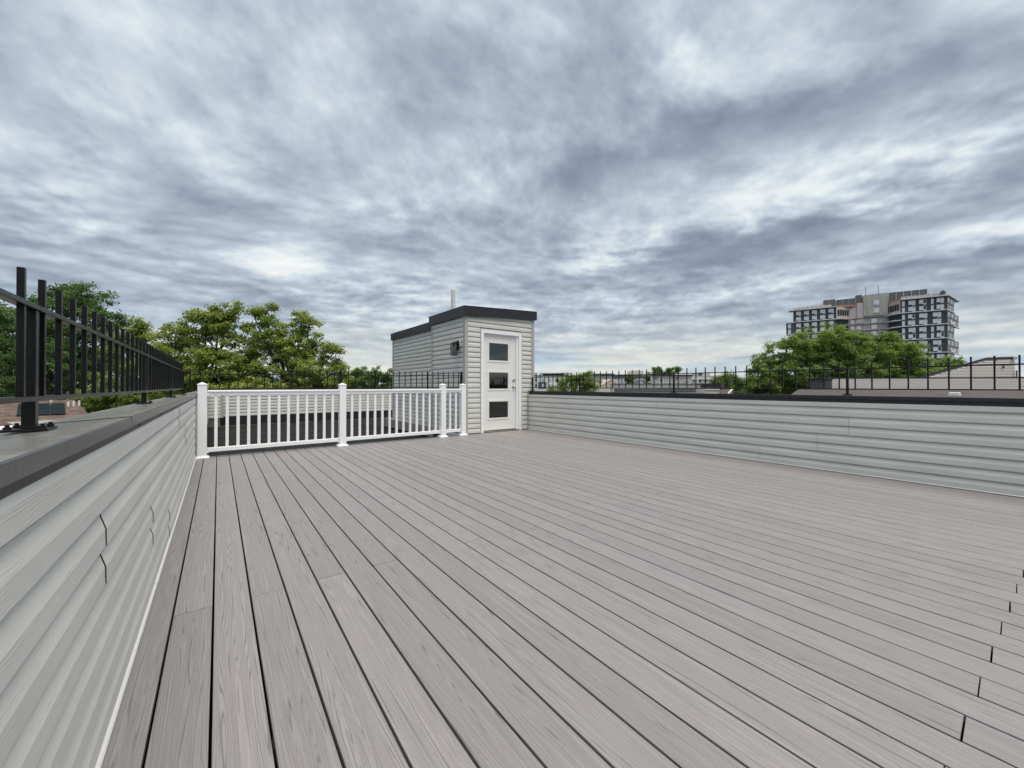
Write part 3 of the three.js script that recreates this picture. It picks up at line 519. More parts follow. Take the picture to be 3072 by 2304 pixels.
{
  const h = thing('neighbour_bulkhead', 'cream sided bulkhead with sloping black roof edge at the far right', 'building');
  const p = [[2745, 1139], [2958, 1079], [3044, 1076], [3044, 1145], [2745, 1145]].map(([x, y]) => at(x, y, 32)); const away = dirOf(2760, 1159).setY(0).normalize();
  part('wall', slab(p, away.clone().multiplyScalar(2.4)), K.beige, h);
  const low = at(2900, 1141, 32).y, rowsN = 16; const top = s => { const y0 = p[0].y, y1 = p[1].y, y2 = p[2].y; const s1 = (2958 - 2745) / (3044 - 2745); return s < s1 ? lerp(y0, y1, s / s1) : lerp(y1, y2, (s - s1) / (1 - s1)); };
  for (let k = 0; k < rowsN; k++) { const y = low + k * .125, y2 = Math.min(y + .098, p[2].y - .02); if (y2 - y < .04) continue; let s0 = 0; while (s0 < .98 && top(s0) < y2 + .02) s0 += .01; const a = p[0].clone().lerp(p[3].clone().setY(p[0].y), s0), b = p[2].clone(); const f = away.clone().multiplyScalar(-.06); part('clapboard', lapBoard(a, b, y, Math.min(y + .123, p[2].y - .02), .075, .012), K.beige2, h); }
  const ed = (a, b) => slab([a, b, b.clone().add(V3(0, .17, 0)), a.clone().add(V3(0, .17, 0))].map(q => q.clone().addScaledVector(away, -.12)), away.clone().multiplyScalar(2.7));
  part('roof_edge', merge([ed(p[0].clone().add(V3(0, -.02, 0)), p[1]), ed(p[1], p[2].clone().addScaledVector(RT, .12))]), K.charcoal, h);
  const q = at(3011, 1100, 31.9); part('light_fitting', merge([rbox(.2, .12, .1, .02, q.x, q.y, q.z), rbox(.06, .06, .12, .01, q.x - .1, q.y - .06, q.z)]), K.dark, h);
  const d0 = at(3050, 1122, 31.8); part('downspout', box(.1, 1.2, .1, d0.x, d0.y - .3, d0.z), K.slate, h);
  part('gutter_end', (() => { const g = at(3046, 1076, 31.8); return rbox(.22, .2, .22, .03, g.x, g.y + .06, g.z); })(), K.paleSide, h);
}
{
  const h = thing('rooftop_shed', 'low dark slatted rooftop box left of the cream wall', 'shed');
  const a = at(2428, 1150, 30.5), b = at(2478, 1150, 29.5); block(h, 'body', a, b, 2, at(2450, 1137, 30).y, .5, K.charcoal);
  for (let k = 0; k < 6; k++) part('slat', onFace(a, b, .02, .98, .8 + k * .13, .8 + k * .13 + .09, .03, .02), K.slate, h);
  part('lid', onFace(a, b, -.05, 1.05, at(2450, 1138, 30).y, at(2450, 1134, 30).y, .15, 2.3), K.dark, h);
}
// --- rooftops between the bulkhead and the big tree
function facade(h, a, b, back, yTop, yLow, m, wins, { coping = true, frame = K.white, glass = K.glassDark } = {}) {
  block(h, 'wall', a, b, back, yTop, yLow, m);
  if (coping) part('coping', onFace(a, b, -.006, 1.006, yTop, yTop + (yTop - yLow) * .0 + .22, .12, back + .24), K.charcoal, h);
  for (const [s0, s1, y0, y1, tone] of wins) { const w = part('window', onFace(a, b, s0, s1, y0, y1, .06, .05), frame, h); const t = .09 * (s1 - s0), ty = .06 * (y1 - y0); part('pane', onFace(a, b, s0 + t, s1 - t, y0 + ty, y1 - ty, .08, .03), tone ? K.glassPale : glass, w); }
}
{
  const h = thing('row_building', 'white and grey modern row building right beside the stair bulkhead', 'building'); const D = 110, y = py => at(1700, py, D).y;
  const a = at(1560, 1150, D + 2), b = at(1716, 1150, D - 3); const w = [];
  for (const [s, t] of [[.30, .34], [.43, .48], [.56, .61], [.845, .885], [.935, .98]]) for (const [y0, y1] of [[1144, 1135], [1161, 1152]]) w.push([s, t, y(y0), y(y1), s > .4 && s < .6]);
  w.push([.69, .76, y(1147), y(1135), 0]);
  facade(h, a, b, 12, y(1128), -11, K.white, w);
  part('brick_panel', onFace(a, b, .36, .52, y(1166), y(1146), .04, .03), K.slate, h); part('brick_panel', onFace(a, b, .78, .92, y(1166), y(1146), .04, .03), K.slate, h);
  block(h, 'penthouse', at(1628, 1125, D + 4), at(1682, 1125, D + 2), 6, y(1121), y(1130), K.slate); part('roof_slab', onFace(at(1622, 1120, D + 4), at(1688, 1120, D + 2), 0, 1, y(1121.5), y(1119), .6, 7), K.dark, h);
  for (const [px, w] of [[1600, 1.6], [1694, 1.2], [1706, .9]]) { const q = at(px, 1128, D + 4); part('cooling_unit', rbox(w, 1.0, w, .08, q.x, y(1128) + .6, q.z), K.greySide, h); }
  part('awning', onFace(a, b, .60, .84, y(1158), y(1153), .5, .5), K.whiteMetal, h);
}
{
  const h = thing('row_building', 'grey rowhouse building with dark flat roof behind the small bushy tree', 'building'); const D = 120, y = py => at(1800, py, D).y;
  const a = at(1772, 1150, D), b = at(1836, 1150, D - 2); facade(h, a, b, 12, y(1124), -11, K.greySide, [[.30, .44, y(1150), y(1137), 0], [.56, .64, y(1148), y(1137), 1], [.70, .76, y(1148), y(1137), 1]]);
  part('roof_slab', onFace(at(1782, 1122, D), at(1838, 1122, D - 2), 0, 1, y(1124.5), y(1121), .8, 9), K.slate, h);
}
{
  const h = thing('row_building', 'low white building with dark fascia left of the leafy rooftop tree', 'building'); const D = 100, y = py => at(1890, py, D).y;
  const a = at(1836, 1150, D), b = at(1942, 1150, D - 3); const w = []; for (const s of [.26, .46, .53, .82, .88]) w.push([s, s + .045, y(1149), y(1139), 0]);
  facade(h, a, b, 14, y(1129), -11, K.white, w); part('fascia', onFace(a, b, .0, 1, y(1136), y(1128.5), .1, .2), K.slate, h);
  block(h, 'lift_tower', at(1899, 1118, D + 4), at(1930, 1118, D + 4), 5, y(1110), y(1130), K.paleSide); block(h, 'plant_room', at(1862, 1124, D + 4), at(1930, 1124, D + 4), 5, y(1121), y(1130), K.paleSide);
}
{
  const h = thing('gabled_house', 'small cream gable peeking over the grey walls', 'house'); const D = 58;
  const p = [[1806, 1163], [1858, 1163], [1858, 1160], [1834, 1141], [1808, 1158]].map(([x, y]) => at(x, y, D)); const away = FW.clone().setY(0).normalize();
  part('gable_wall', slab(p, away.clone().multiplyScalar(6)), K.tan, h); part('roof', merge([slab([p[3], p[2], p[2].clone().addScaledVector(away, 6), p[3].clone().addScaledVector(away, 6)].map(q => q.clone().add(V3(0, .06, 0))), V3(0, .14, 0)), slab([p[4], p[3], p[3].clone().addScaledVector(away, 6), p[4].clone().addScaledVector(away, 6)].map(q => q.clone().add(V3(0, .06, 0))), V3(0, .14, 0))]), K.pink, h);
  part('wall', slab([at(1790, 1166, D), at(1850, 1166, D), at(1850, 1166, D + 6), at(1790, 1166, D + 6)], V3(0, -11, 0)), K.paleSide, h);
}
{
  const h = thing('flat_roofed_house', 'long low grey house wall with dark coping stripes beyond the right fence', 'house'); const D = 42, y = py => at(1980, py, D).y;
  const a = at(1838, 1160, D), b = at(2106, 1160, D - 2); block(h, 'wall', a, b, 10, y(1152.5), -11, K.paleSide); part('coping', onFace(a, b, -.004, 1.004, y(1152.5), y(1151), .12, 10), K.charcoal, h);
  for (let k = 0; k < 4; k++) part('clapboard', onFace(a, b, .0, 1, y(1163 - k * 2.6), y(1163 - k * 2.6 - 2.3), .03, .025), K.paleSide, h);
  const c = at(1842, 1170, D - 4), d = at(2088, 1170, D - 6), y2 = py => at(1980, py, D - 5).y; block(h, 'lower_wall', c, d, 3, y2(1168), -11, K.paleSide); part('coping', onFace(c, d, -.004, 1.004, y2(1168.5), y2(1167), .1, 3), K.charcoal, h); part('coping', onFace(c, d, 0, 1, y2(1174), y2(1172), .1, .1), K.dark, h);
  for (const [px, w, hh] of [[1870, .5, .35], [1915, .8, .5], [2062, .6, .4], [2090, .3, .6]]) { const q = at(px, 1151, D + 4); part('roof_vent', merge([rbox(w, hh, w, .04, q.x, q.y + hh / 2 - .1, q.z), rbox(w * 1.15, .06, w * 1.15, .02, q.x, q.y + hh - .1, q.z)]), px % 2 ? K.greySide : K.whiteMetal, h); }
  const e = at(2102, 1158, D - 3), f = at(2162, 1158, D - 4); block(h, 'dark_parapet', e, f, 4, y(1151), y(1164), K.dark);
  const g = at(2114, 1172, D - 6), i = at(2160, 1172, D - 6); block(h, 'stair_wall', g, i, 2, y2(1164), -11, K.beige); part('coping', onFace(g, i, 0, 1, y2(1171.5), y2(1170.5), .05, .05), K.charcoal, h);
  part('pitched_roof', slab([at(2162, 1184, D - 10), at(2196, 1184, D - 10), at(2200, 1166, D - 2), at(2160, 1166, D - 2)], V3(0, -.2, 0)), K.umberShingle, h); part('barge_board', slab([at(2184, 1183, D - 10.5), at(2187, 1183, D - 10.5), at(2200, 1169, D - 4), at(2197, 1169, D - 4)], V3(0, .15, 0)), K.white, h);
}
{
  const h = thing('rooftop_penthouse', 'cream rooftop penthouse with a white door and black roof edge', 'building'); const D = 56, y = py => at(2018, py, D).y;
  const a = at(1957, 1140, D), b = at(2076, 1140, D - 1.5); facade(h, a, b, 5, y(1127), y(1156), K.beige, [], { coping: false });
  part('roof_edge', onFace(a, b, -.01, 1.02, y(1127.5), y(1124.5), .25, 5.4), K.dark, h);
  const dr = part('door', onFace(a, b, .17, .29, y(1152), y(1133), .05, .04), K.white, h); part('pane', onFace(a, b, .205, .255, y(1148), y(1136), .07, .03), K.glassDark, dr);
  part('siding_recess', onFace(a, b, .33, .48, y(1152), y(1129), .03, .02), K.paleSide, h);
  for (const s of [.08, .61]) part('wall_light', onFace(a, b, s, s + .03, y(1136.5), y(1132.5), .12, .1), K.dark, h);
}
{
  const h = thing('row_building', 'pale far apartment building with rooftop plant left of the far trees', 'building'); const D = 150, y = py => at(2100, py, D).y;
  const a = at(2072, 1140, D), b = at(2146, 1140, D); const w = []; for (const s of [.10, .32, .54, .76]) w.push([s, s + .12, y(1147), y(1138), 0]);
  facade(h, a, b, 14, y(1127), -11, K.greySide, w, { coping: false }); part('parapet', onFace(a, b, .02, .8, y(1138), y(1134), .3, .3), K.white, h); block(h, 'plant_room', at(2094, 1120, D + 4), at(2130, 1120, D + 4), 5, y(1117), y(1128), K.greySide); block(h, 'chimney', at(2100, 1118, D + 3), at(2106, 1118, D + 3), 2, y(1117), y(1127), K.dark);
}
// ------------------------------------------------------------------ apartment tower under construction
{
  const T = thing('apartment_tower', 'tall dark apartment tower under construction with a bare concrete core behind the big tree', 'building');
  const fwd = FW.clone().setY(0).normalize(); const Cn = camera.position.clone().addScaledVector(RT, 201).addScaledVector(fwd, 178).setY(0);
  const t = RT.clone().multiplyScalar(-.806).addScaledVector(fwd, .592), e = RT.clone().multiplyScalar(.592).addScaledVector(fwd, .806), s2 = RT.clone().multiplyScalar(.835).addScaledVector(fwd, .55);
  const P = (a, d, y) => Cn.clone().addScaledVector(t, a).addScaledVector(e, d).setY(y), Q = (a, y, d = 0) => Cn.clone().addScaledVector(s2, a).addScaledVector(V3(s2.z, 0, -s2.x), d).setY(y);
  const TOPY = 43.2, ST = 3.2, base = -11;
  const prism = (pts, y0, y1) => slab(pts.map(p => p.clone().setY(y1)), V3(0, y0 - y1, 0));
  // massing: two wings, recessed middle, side wing
  part('right_wing', prism([P(0, .3, 0), P(15, .3, 0), P(18.4, 8, 0), P(18.4, 20, 0), Q(16, 0).addScaledVector(e, 8), Q(16, 0)], base, TOPY - .4), K.panelDark, T);
  part('left_wing', prism([P(39.4, 2.3, 0), P(57.4, 2.3, 0), P(57.4, 18, 0), P(33.8, 18, 0), P(33.8, 8, 0)], base, TOPY - .4), K.panelDark, T);
  part('middle_wall', prism([P(18.4, 8, 0), P(33.8, 8, 0), P(33.8, 18, 0), P(18.4, 18, 0)], base, TOPY - .5), K.wrap, T);
  part('concrete_core', prism([P(18.6, 7.2, 0), P(27.8, 7.2, 0), P(27.8, 15, 0), P(18.6, 15, 0)], 37.4, 48.4), K.concrete, T);
  for (const y of [38.6, 42.6]) { const A = P(18.6, 7.2, 0), B = P(27.8, 7.2, 0), w = part('window', onFace(A, B, .36, .60, y, y + 2.5, .12, .1), K.whiteMetal, T); part('pane', onFace(A, B, .39, .57, y + .25, y + 2.25, .2, .1), K.glassPale, w); }
  part('insulation_stub', prism([P(27.85, 7.5, 0), P(30.3, 7.5, 0), P(30.3, 12, 0), P(27.85, 12, 0)], 34, 44.6), K.wrap, T);
  part('return_wall', prism([P(15.2, .6, 0), P(18.4, 7.9, 0), P(18.6, 7.8, 0), P(15.4, .5, 0)], 36.4, TOPY - .3), K.pink, T); part('return_wall', prism([P(39.2, 2.4, 0), P(33.9, 7.9, 0), P(33.7, 7.6, 0), P(39.0, 2.1, 0)], 36.6, TOPY - .3), K.pink, T);
  for (let k = 0; k < 5; k++) { const f = .1 + k * .19; const w1 = (a, b, y0, y1, side) => { const A = side ? P(lerp(39.0, 33.7, a), lerp(2.05, 7.55, a), 0) : P(lerp(15.4, 18.6, a), lerp(.45, 7.75, a), 0), B = side ? P(lerp(39.0, 33.7, b), lerp(2.05, 7.55, b), 0) : P(lerp(15.4, 18.6, b), lerp(.45, 7.75, b), 0); return onFace(A, B, 0, 1, y0, y1, .25, .2); }; part('opening', w1(f, f + .11, 38.2, 41.2, 0), K.dark, T); part('opening', w1(f, f + .11, 38.4, 41.4, 1), K.dark, T); }
  // rooftop screens
  const scr = (name, a0, a1, d, y0, y1) => { const m = part(name, prism([P(a0, d, 0), P(a1, d, 0), P(a1, d + 6, 0), P(a0, d + 6, 0)], y0, y1), K.screen, T); const n = Math.max(2, Math.round((a1 - a0) / 2.6)); for (let k = 0; k <= n; k++) part('screen_post', onFace(P(a0, d, 0), P(a1, d, 0), k / n - .006, k / n + .006, y0, y1, .2, .15), K.whiteMetal, m); };
  scr('plant_screen', 4.6, 18.2, 9, 43.4, 48.6); scr('plant_screen', 30.6, 38.5, 11, 43.6, 48.0); scr('plant_screen', 39, 44, 9, 43.6, 48.2); scr('plant_screen', 28, 30.5, 11, 43.6, 49.4);
  part('roof_slab', prism([P(28, 8, 0), P(39, 8, 0), P(39, 14, 0), P(28, 14, 0)], 42.3, 43.2), K.concrete, T);
  for (const [a, d] of [[22, 9], [26.8, 9]]) part('mast', (() => { const q = P(a, d, 0); return cyl(.12, 5, 5).translate(q.x, 50.4, q.z); })(), K.slate, T);
  // roof edges and safety netting
  part('roof_edge', merge([prism([P(-.6, -.8, 0), P(15.2, -.8, 0), P(15.2, 3, 0), P(-.6, 3, 0)], TOPY - .4, TOPY), prism([P(39.2, 1.2, 0), P(59.4, 1.2, 0), P(59.4, 6, 0), P(39.2, 6, 0)], TOPY - .45, TOPY - .05), prism([Q(-.5, 0, -.8), Q(25, 0, -.8), Q(25, 0, 4), Q(-.5, 0, 4)], TOPY - .35, TOPY + .05)]), K.whiteMetal, T);
  for (const [a, b, d] of [[.2, 15, .4], [41, 57, 2.8]]) { const net = part('safety_net', onFace(P(a, d, 0), P(b, d, 0), 0, 1, TOPY + .1, TOPY + 1.3, 0, .06), K.pink, T); for (let k = 0; k <= 8; k++) part('net_post', onFace(P(a, d, 0), P(b, d, 0), k / 8 - .004, k / 8 + .004, TOPY, TOPY + 1.7, .06, .06), K.red, net); }
  part('formwork', merge([prism([P(14, 3, 0), P(18, 6, 0), P(18, 8, 0), P(14, 6, 0)], 43, 44.4), prism([P(31, 8.2, 0), P(38.6, 3.6, 0), P(38.6, 5, 0), P(31, 10, 0)], 43, 44)]), K.red, T);
  // windows: a tall narrow light beside a wide one, a white sill light under the narrow one; two storeys to a panel, white band between panels
  const paneT = K.glassPale;
  function win(A, B, s0, s1, y0, style) {
    const w = part('window', merge([onFace(A, B, s0, s1, y0 + 2.5, y0 + 2.62, .34, .3), onFace(A, B, s0, s0 + (s1 - s0) * .06, y0 + .15, y0 + 2.62, .34, .3), onFace(A, B, s1 - (s1 - s0) * .05, s1, y0 + .65, y0 + 2.5, .34, .3), ...(style === 1 ? [] : [onFace(A, B, lerp(s0, s1, .38), lerp(s0, s1, .46), y0 + .15, y0 + 2.5, .34, .3)]), onFace(A, B, s0, lerp(s0, s1, style === 1 ? 1 : .42), y0 + .72, y0 + .86, .34, .3)]), K.whiteMetal, T);
    const j = style === 2 ? K.glassDark : paneT;
    if (style === 1) { part('pane', onFace(A, B, s0, s1, y0 + .15, y0 + 2.5, .26, .2), paneT, w); } else { part('pane', onFace(A, B, s0, lerp(s0, s1, .4), y0 + .86, y0 + 2.5, .26, .2), j, w); part('pane', onFace(A, B, s0, lerp(s0, s1, .4), y0 + .2, y0 + .72, .28, .2), K.whiteMetal, w); part('pane', onFace(A, B, lerp(s0, s1, .45), s1, y0 + .7, y0 + 2.5, .26, .2), paneT, w); }
  }
  const RA = P(0, .3, 0), RB = P(15, .3, 0), LA = P(39.4, 2.3, 0), LB = P(57.4, 2.3, 0), wr = rng(77);
  const colsA = [[.06, .22, 0], [.28, .34, 1], [.44, .60, 0], [.68, .84, 0], [.92, .985, 1]], colsB = [[.12, .30, 0], [.42, .60, 0], [.69, .85, 0], [.92, .985, 1]];
  for (let k = 0; k < 6; k++) {                                     // six two-storey panels down from the roof
    const y1 = TOPY - .4 - k * 6.55, odd = k % 2 === 0;
    for (const st of [0, 1]) { for (const [a, b, q] of odd ? colsA : colsB) if (k < 5) win(RA, RB, a, b, y1 - 3.05 * (st + 1) - .2, q === 0 && wr() < .12 ? 2 : q); if (k < 3) for (let c = 0; c < 5; c++) win(LA, LB, .04 + c * .192, .16 + c * .192, y1 - 3.05 * (st + 1) - .2, 0); }
    part('floor_band', merge([onFace(RA, RB, -.01, 1.12, y1 - 6.5, y1 - 6.1, .7, .7), onFace(LA, LB, -.14, 1.1, y1 - 6.5, y1 - 6.1, .7, .7)]), K.whiteMetal, T);
    if (k === 1) { const A = P(57.45, 2.0, 0), B = P(60.6, 2.0, 0); part('corner_box', prism([P(57.45, 2.1, 0), P(60.6, 2.1, 0), P(60.6, 9, 0), P(57.45, 9, 0)], y1 - 6.2, y1 - .1), K.panelDark, T); for (const st of [0, 1]) win(A, B, .3, .75, y1 - 3.05 * (st + 1) - .2, 1); part('floor_band', onFace(A, B, -.1, 1.05, y1 - .2, y1 + .15, .5, .5), K.whiteMetal, T); part('floor_band', onFace(A, B, -.1, 1.05, y1 - 6.55, y1 - 6.2, .5, .5), K.whiteMetal, T); }
    // middle bay: slab edges, bare studs and windows
    if (k < 4) { for (const st of [0, 1]) { const yy = y1 - 6.4 - st * 3.25; const A = P(18.6, 7.9, 0), B = P(33.6, 7.9, 0); part('slab_edge', onFace(A, B, 0, 1, yy - .2, yy + .2, .5, .4), K.slate, T); for (let c = 0; c < 11; c++) { const s = .03 + c * .055; if (s > .28 && s < .42) continue; part('stud', onFace(A, B, s, s + .016, yy - 3.05, yy - .2, .3, .1), K.whiteMetal, T); } win(A, B, .28, .42, yy - 3.0, 1); win(A, B, .68, .80, yy - 3.0, 0); win(A, B, .86, .96, yy - 3.0, 0); } }
    // balconies in the angle of the right wing
    if (k < 4) for (const st of [0, 1]) { const yy = y1 - 6.4 - st * 3.25; part('balcony_slab', prism([P(14.9, .2, 0), P(18.2, .2, 0), P(20, 7.6, 0), P(18.2, 7.8, 0)], yy - .2, yy + .2), K.whiteMetal, T); part('balcony_slab', prism([P(39.6, 2.2, 0), P(36.6, 2.6, 0), P(32.4, 7.4, 0), P(34, 7.8, 0)], yy - .15, yy + .15), K.concrete, T); }
    // side wing: boxes step out on alternate panels
    const out = odd ? 16 : 27, S0 = Q(0, 0, 0), S1 = Q(out, 0, 0); if (k < 5) {
      if (!odd) part('side_box', prism([Q(0, 0, 0), Q(out, 0, 0), Q(out, 0, 7), Q(0, 0, 7)], y1 - 6.1, y1 - .1), K.panelDark, T);
      const n = odd ? 6 : 9; for (let c = 0; c < n; c++) for (const st of [0, 1]) { const s = .05 + c * .92 / n, w = part('window', onFace(S0, S1, s, s + .62 / n, y1 - 3.05 * (st + 1) + .1, y1 - 3.05 * (st + 1) + 2.4, .2, .2), K.whiteMetal, T); part('pane', onFace(S0, S1, s + .08 / n, s + .52 / n, y1 - 3.05 * (st + 1) + .25, y1 - 3.05 * (st + 1) + 2.3, .3, .08), (c + st) % 3 ? K.glassDark : K.glassPale, w); }
      part('floor_band', onFace(S0, S1, -.02, 1.01, y1 - 6.5, y1 - 6.1, .35, .6), K.whiteMetal, T); if (!odd) part('terrace_rail', onFace(S0, S1, .1, .5, y1 - 6.1, y1 - 4.9, .8, .1), K.whiteMetal, T);
    }
  }
  const g0 = P(1, 1, 0); part('roof_equipment', merge([rbox(3, 1.2, 1.5, .1, g0.x, TOPY + 1.4, g0.z), rbox(4.6, .3, .3, .05, g0.x, TOPY + 2.3, g0.z)]), K.slate, T);
}

// ------------------------------------------------------------------ trees
const leafMats = {};
function leafMat(key, r, g, b) { return leafMats[key] ??= new THREE.MeshPhysicalMaterial({ color: C(r, g, b), roughness: 1, transmission: .42, thickness: 0, side: THREE.DoubleSide }); }
// a spray of leaves: folded, pointed blades round a twig
function sprig(seed, n, len, wid, R) {
  const r = rng(seed), pos = [];
  for (let i = 0; i < n; i++) {
    const base = V3((r() - .5) * 2, (r() - .5) * 1.3, (r() - .5) * 2).multiplyScalar(R * .62), d = V3(r() - .5, (r() - .35) * .9, r() - .5).normalize(), s = d.clone().cross(V3(r() - .5, 1.6, r() - .5)).normalize(), u = s.clone().cross(d).normalize();
    const L = len * (.7 + .6 * r()), w = wid * (.7 + .6 * r()), droop = .18 * L, tip = base.clone().addScaledVector(d, L).addScaledVector(u, -droop), mid = base.clone().addScaledVector(d, L * .45).addScaledVector(u, L * .05), l = mid.clone().addScaledVector(s, w / 2).addScaledVector(u, L * .09), q = mid.clone().addScaledVector(s, -w / 2).addScaledVector(u, L * .09);
    for (const [a, b, c] of [[base, l, mid], [l, tip, mid], [mid, tip, q], [base, mid, q]]) pos.push(a.x, a.y, a.z, b.x, b.y, b.z, c.x, c.y, c.z);
  }
  const g = new THREE.BufferGeometry(); g.setAttribute('position', new THREE.Float32BufferAttribute(pos, 3)); g.computeVertexNormals(); return g;
}
const bark = new THREE.MeshStandardMaterial({ color: C(.085, .07, .052), roughness: .95, map: grimeTex([.8, .8, .8], .2, .7, 60) });
function limb(a, b, r0, r1, bend, r) { const mid = a.clone().lerp(b, .5).add(V3((r() - .5) * bend, bend * .25, (r() - .5) * bend)); const c = new THREE.CatmullRomCurve3([a, mid, b]); const g = new THREE.TubeGeometry(c, 8, 1, 6); const p = g.attributes.position; for (let i = 0; i <= 8; i++) { const q = c.getPointAt(i / 8), rad = lerp(r0, r1, i / 8); for (let j = 0; j <= 6; j++) { const k = i * 7 + j; p.setXYZ(k, q.x + (p.getX(k) - q.x) * rad, q.y + (p.getY(k) - q.y) * rad, q.z + (p.getZ(k) - q.z) * rad); } } return plain(g); }
// lobes: [px, py, radius px] at the given depth (a fourth entry shifts the lobe nearer or farther, in metres)
function tree(name, label, depth, lobes, o) {
  const T = thing(name, label, 'tree', o.group); const r = rng(o.seed), k = depth / F;
  const L = lobes.map(([x, y, rad, dz = 0]) => ({ c: at(x, y, depth + dz), R: 1.08 * rad * k * (1 + dz / depth) }));
  const cx = L.reduce((s, l) => s.add(l.c), V3(0, 0, 0)).divideScalar(L.length); const low = Math.min(...L.map(l => l.c.y));
  const foot = V3(cx.x + (r() - .5), -11, cx.z + (r() - .5)), fork = V3(cx.x, low - o.fork, cx.z);
  const bits = [limb(foot, fork, o.trunk, o.trunk * .6, .5, r)];
  for (const l of L) { const j = fork.clone().lerp(l.c, .35).add(V3(0, .3, 0)); bits.push(limb(fork, j, o.trunk * .42, o.trunk * .25, .5, r), limb(j, l.c, o.trunk * .25, o.trunk * .1, .5, r)); for (let q = 0; q < 5; q++) { const d = V3(r() - .5, r() * .8 - .15, r() - .5).normalize().multiplyScalar(l.R * .85); bits.push(limb(l.c.clone().addScaledVector(d, .05), l.c.clone().add(d), o.trunk * .1, o.trunk * .03, l.R * .3, r)); } }
  part('trunk', mergeGeometries(bits), bark, T);
  // leaves gather in clumps on the outer part of each lobe
  const spots = []; const dens = o.density * 2.1;
  for (const l of L) {
    const clumps = Math.max(6, Math.round(o.clumps * l.R * l.R));
    for (let c = 0; c < clumps; c++) {
      const d = V3(r() * 2 - 1, r() * 2 - 1, r() * 2 - 1); if (d.lengthSq() > 1 || d.lengthSq() < .05) { c--; continue; } d.normalize();
      const rr = l.R * (r() < .1 ? 1.02 + .22 * r() : .5 + .57 * Math.pow(r(), .6)) * (.86 + .28 * N3(d.x * 2.2 + l.c.x, d.y * 2.2, d.z * 2.2 + l.c.z)); const cc = l.c.clone().addScaledVector(d, rr); const cr = o.clumpR * (.6 + .8 * r());
      const tone = .5 + .5 * N3(cc.x * .5, cc.y * .5, cc.z * .5); const n = Math.round(dens * (.6 + .8 * r()));
      for (let i = 0; i < n; i++) { const g = V3(r() + r() - 1, (r() + r() - 1) * .62, r() + r() - 1).multiplyScalar(cr); spots.push([cc.clone().add(g), tone]); }
    }
  }
  const parts = o.variants ?? 2; const mtx = new THREE.Matrix4(), q = new THREE.Quaternion(), eu = new THREE.Euler(), col = new THREE.Color();
  for (let v = 0; v < parts; v++) {
    const mine = spots.filter((_, i) => i % parts === v); const im = new THREE.InstancedMesh(sprig(o.seed * 13 + v, o.leaves ?? 9, o.leaf, o.leaf * .62, o.spray), leafMat(o.tint.join(), ...o.tint), mine.length);
    mine.forEach(([p, tone], i) => { eu.set((r() - .5) * .9, r() * 6.283, (r() - .5) * .9); q.setFromEuler(eu); const s = .75 + .5 * r(); mtx.compose(p, q, V3(s, s, s)); im.setMatrixAt(i, mtx); const b = .85 + .4 * r() + .28 * tone; col.setRGB(b * (1 + .12 * (tone - .5)), b, b * (.95 - .1 * tone)); im.setColorAt(i, col); });
    im.name = 'crown'; im.userData.kind = 'stuff'; im.castShadow = im.receiveShadow = true; T.add(im);
  }
  return T;
}
const gl = 'trees beyond the left parapet';
tree('broadleaf_tree', 'tall dark green tree behind the left fence at the picture edge', 31, [[40, 1010, 85], [150, 940, 62], [215, 905, 50], [262, 905, 52], [300, 960, 52], [325, 1010, 44], [200, 1010, 85], [100, 1090, 95], [230, 1090, 90], [20, 1130, 80, 1], [150, 1170, 70, 1], [300, 1100, 70, 1], [-80, 1040, 110], [-60, 950, 70]], { seed: 21, trunk: .42, fork: 2, clumps: 9, density: 10, clumpR: .5, leaf: 0.168, spray: .36, tint: [0.085, 0.165, 0.035], group: gl });
tree('broadleaf_tree', 'smaller olive green tree just right of the tall dark tree', 30, [[395, 985, 34], [420, 1020, 45], [385, 1060, 60], [440, 1085, 55], [370, 1150, 75], [460, 1150, 60], [300, 1190, 60], [420, 1200, 60], [340, 1230, 60]], { seed: 22, trunk: .32, fork: 2, clumps: 8, density: 8, clumpR: .45, leaf: 0.176, spray: .34, tint: [0.195, 0.265, 0.036], group: gl });
tree('broadleaf_tree', 'yellow green tree with a notched open crown left of the railing middle', 18, [[505, 1020, 42], [560, 985, 48], [612, 975, 52], [655, 950, 40], [685, 945, 36], [695, 1000, 42], [640, 1040, 65], [545, 1070, 60], [600, 1110, 70], [690, 1090, 60], [520, 1140, 55], [480, 1080, 38], [700, 1150, 50], [640, 1160, 50], [735, 1110, 45], [730, 1160, 45], [560, 1170, 50]], { seed: 23, trunk: .22, fork: 1.2, clumps: 29, density: 7, clumpR: .25, leaf: 0.105, spray: .19, tint: [0.215, 0.280, 0.036], group: gl });
tree('broadleaf_tree', 'yellow green tree with a ragged crown reaching towards the bulkhead', 18.5, [[765, 955, 34], [795, 945, 32], [800, 1000, 50], [850, 1010, 50], [905, 960, 28], [925, 985, 32], [900, 1030, 48], [955, 1040, 38], [1000, 1060, 32], [1020, 1100, 30], [760, 1070, 55], [830, 1090, 70], [930, 1110, 66], [1000, 1130, 45], [770, 1150, 50], [870, 1160, 50], [960, 1165, 40], [735, 1120, 40], [1015, 1150, 34], [905, 1090, 50]], { seed: 24, trunk: .24, fork: 1.2, clumps: 29, density: 7, clumpR: .25, leaf: 0.105, spray: .19, tint: [0.210, 0.280, 0.036], group: gl });
tree('shrub', 'bright lime foliage low behind the far fence', 17, [[655, 1175, 26], [700, 1168, 26], [750, 1160, 30], [790, 1155, 26], [840, 1178, 26], [720, 1190, 30]], { seed: 25, trunk: .1, fork: .8, clumps: 34, density: 8, clumpR: .18, leaf: 0.101, spray: .15, tint: [0.240, 0.300, 0.045], group: gl });
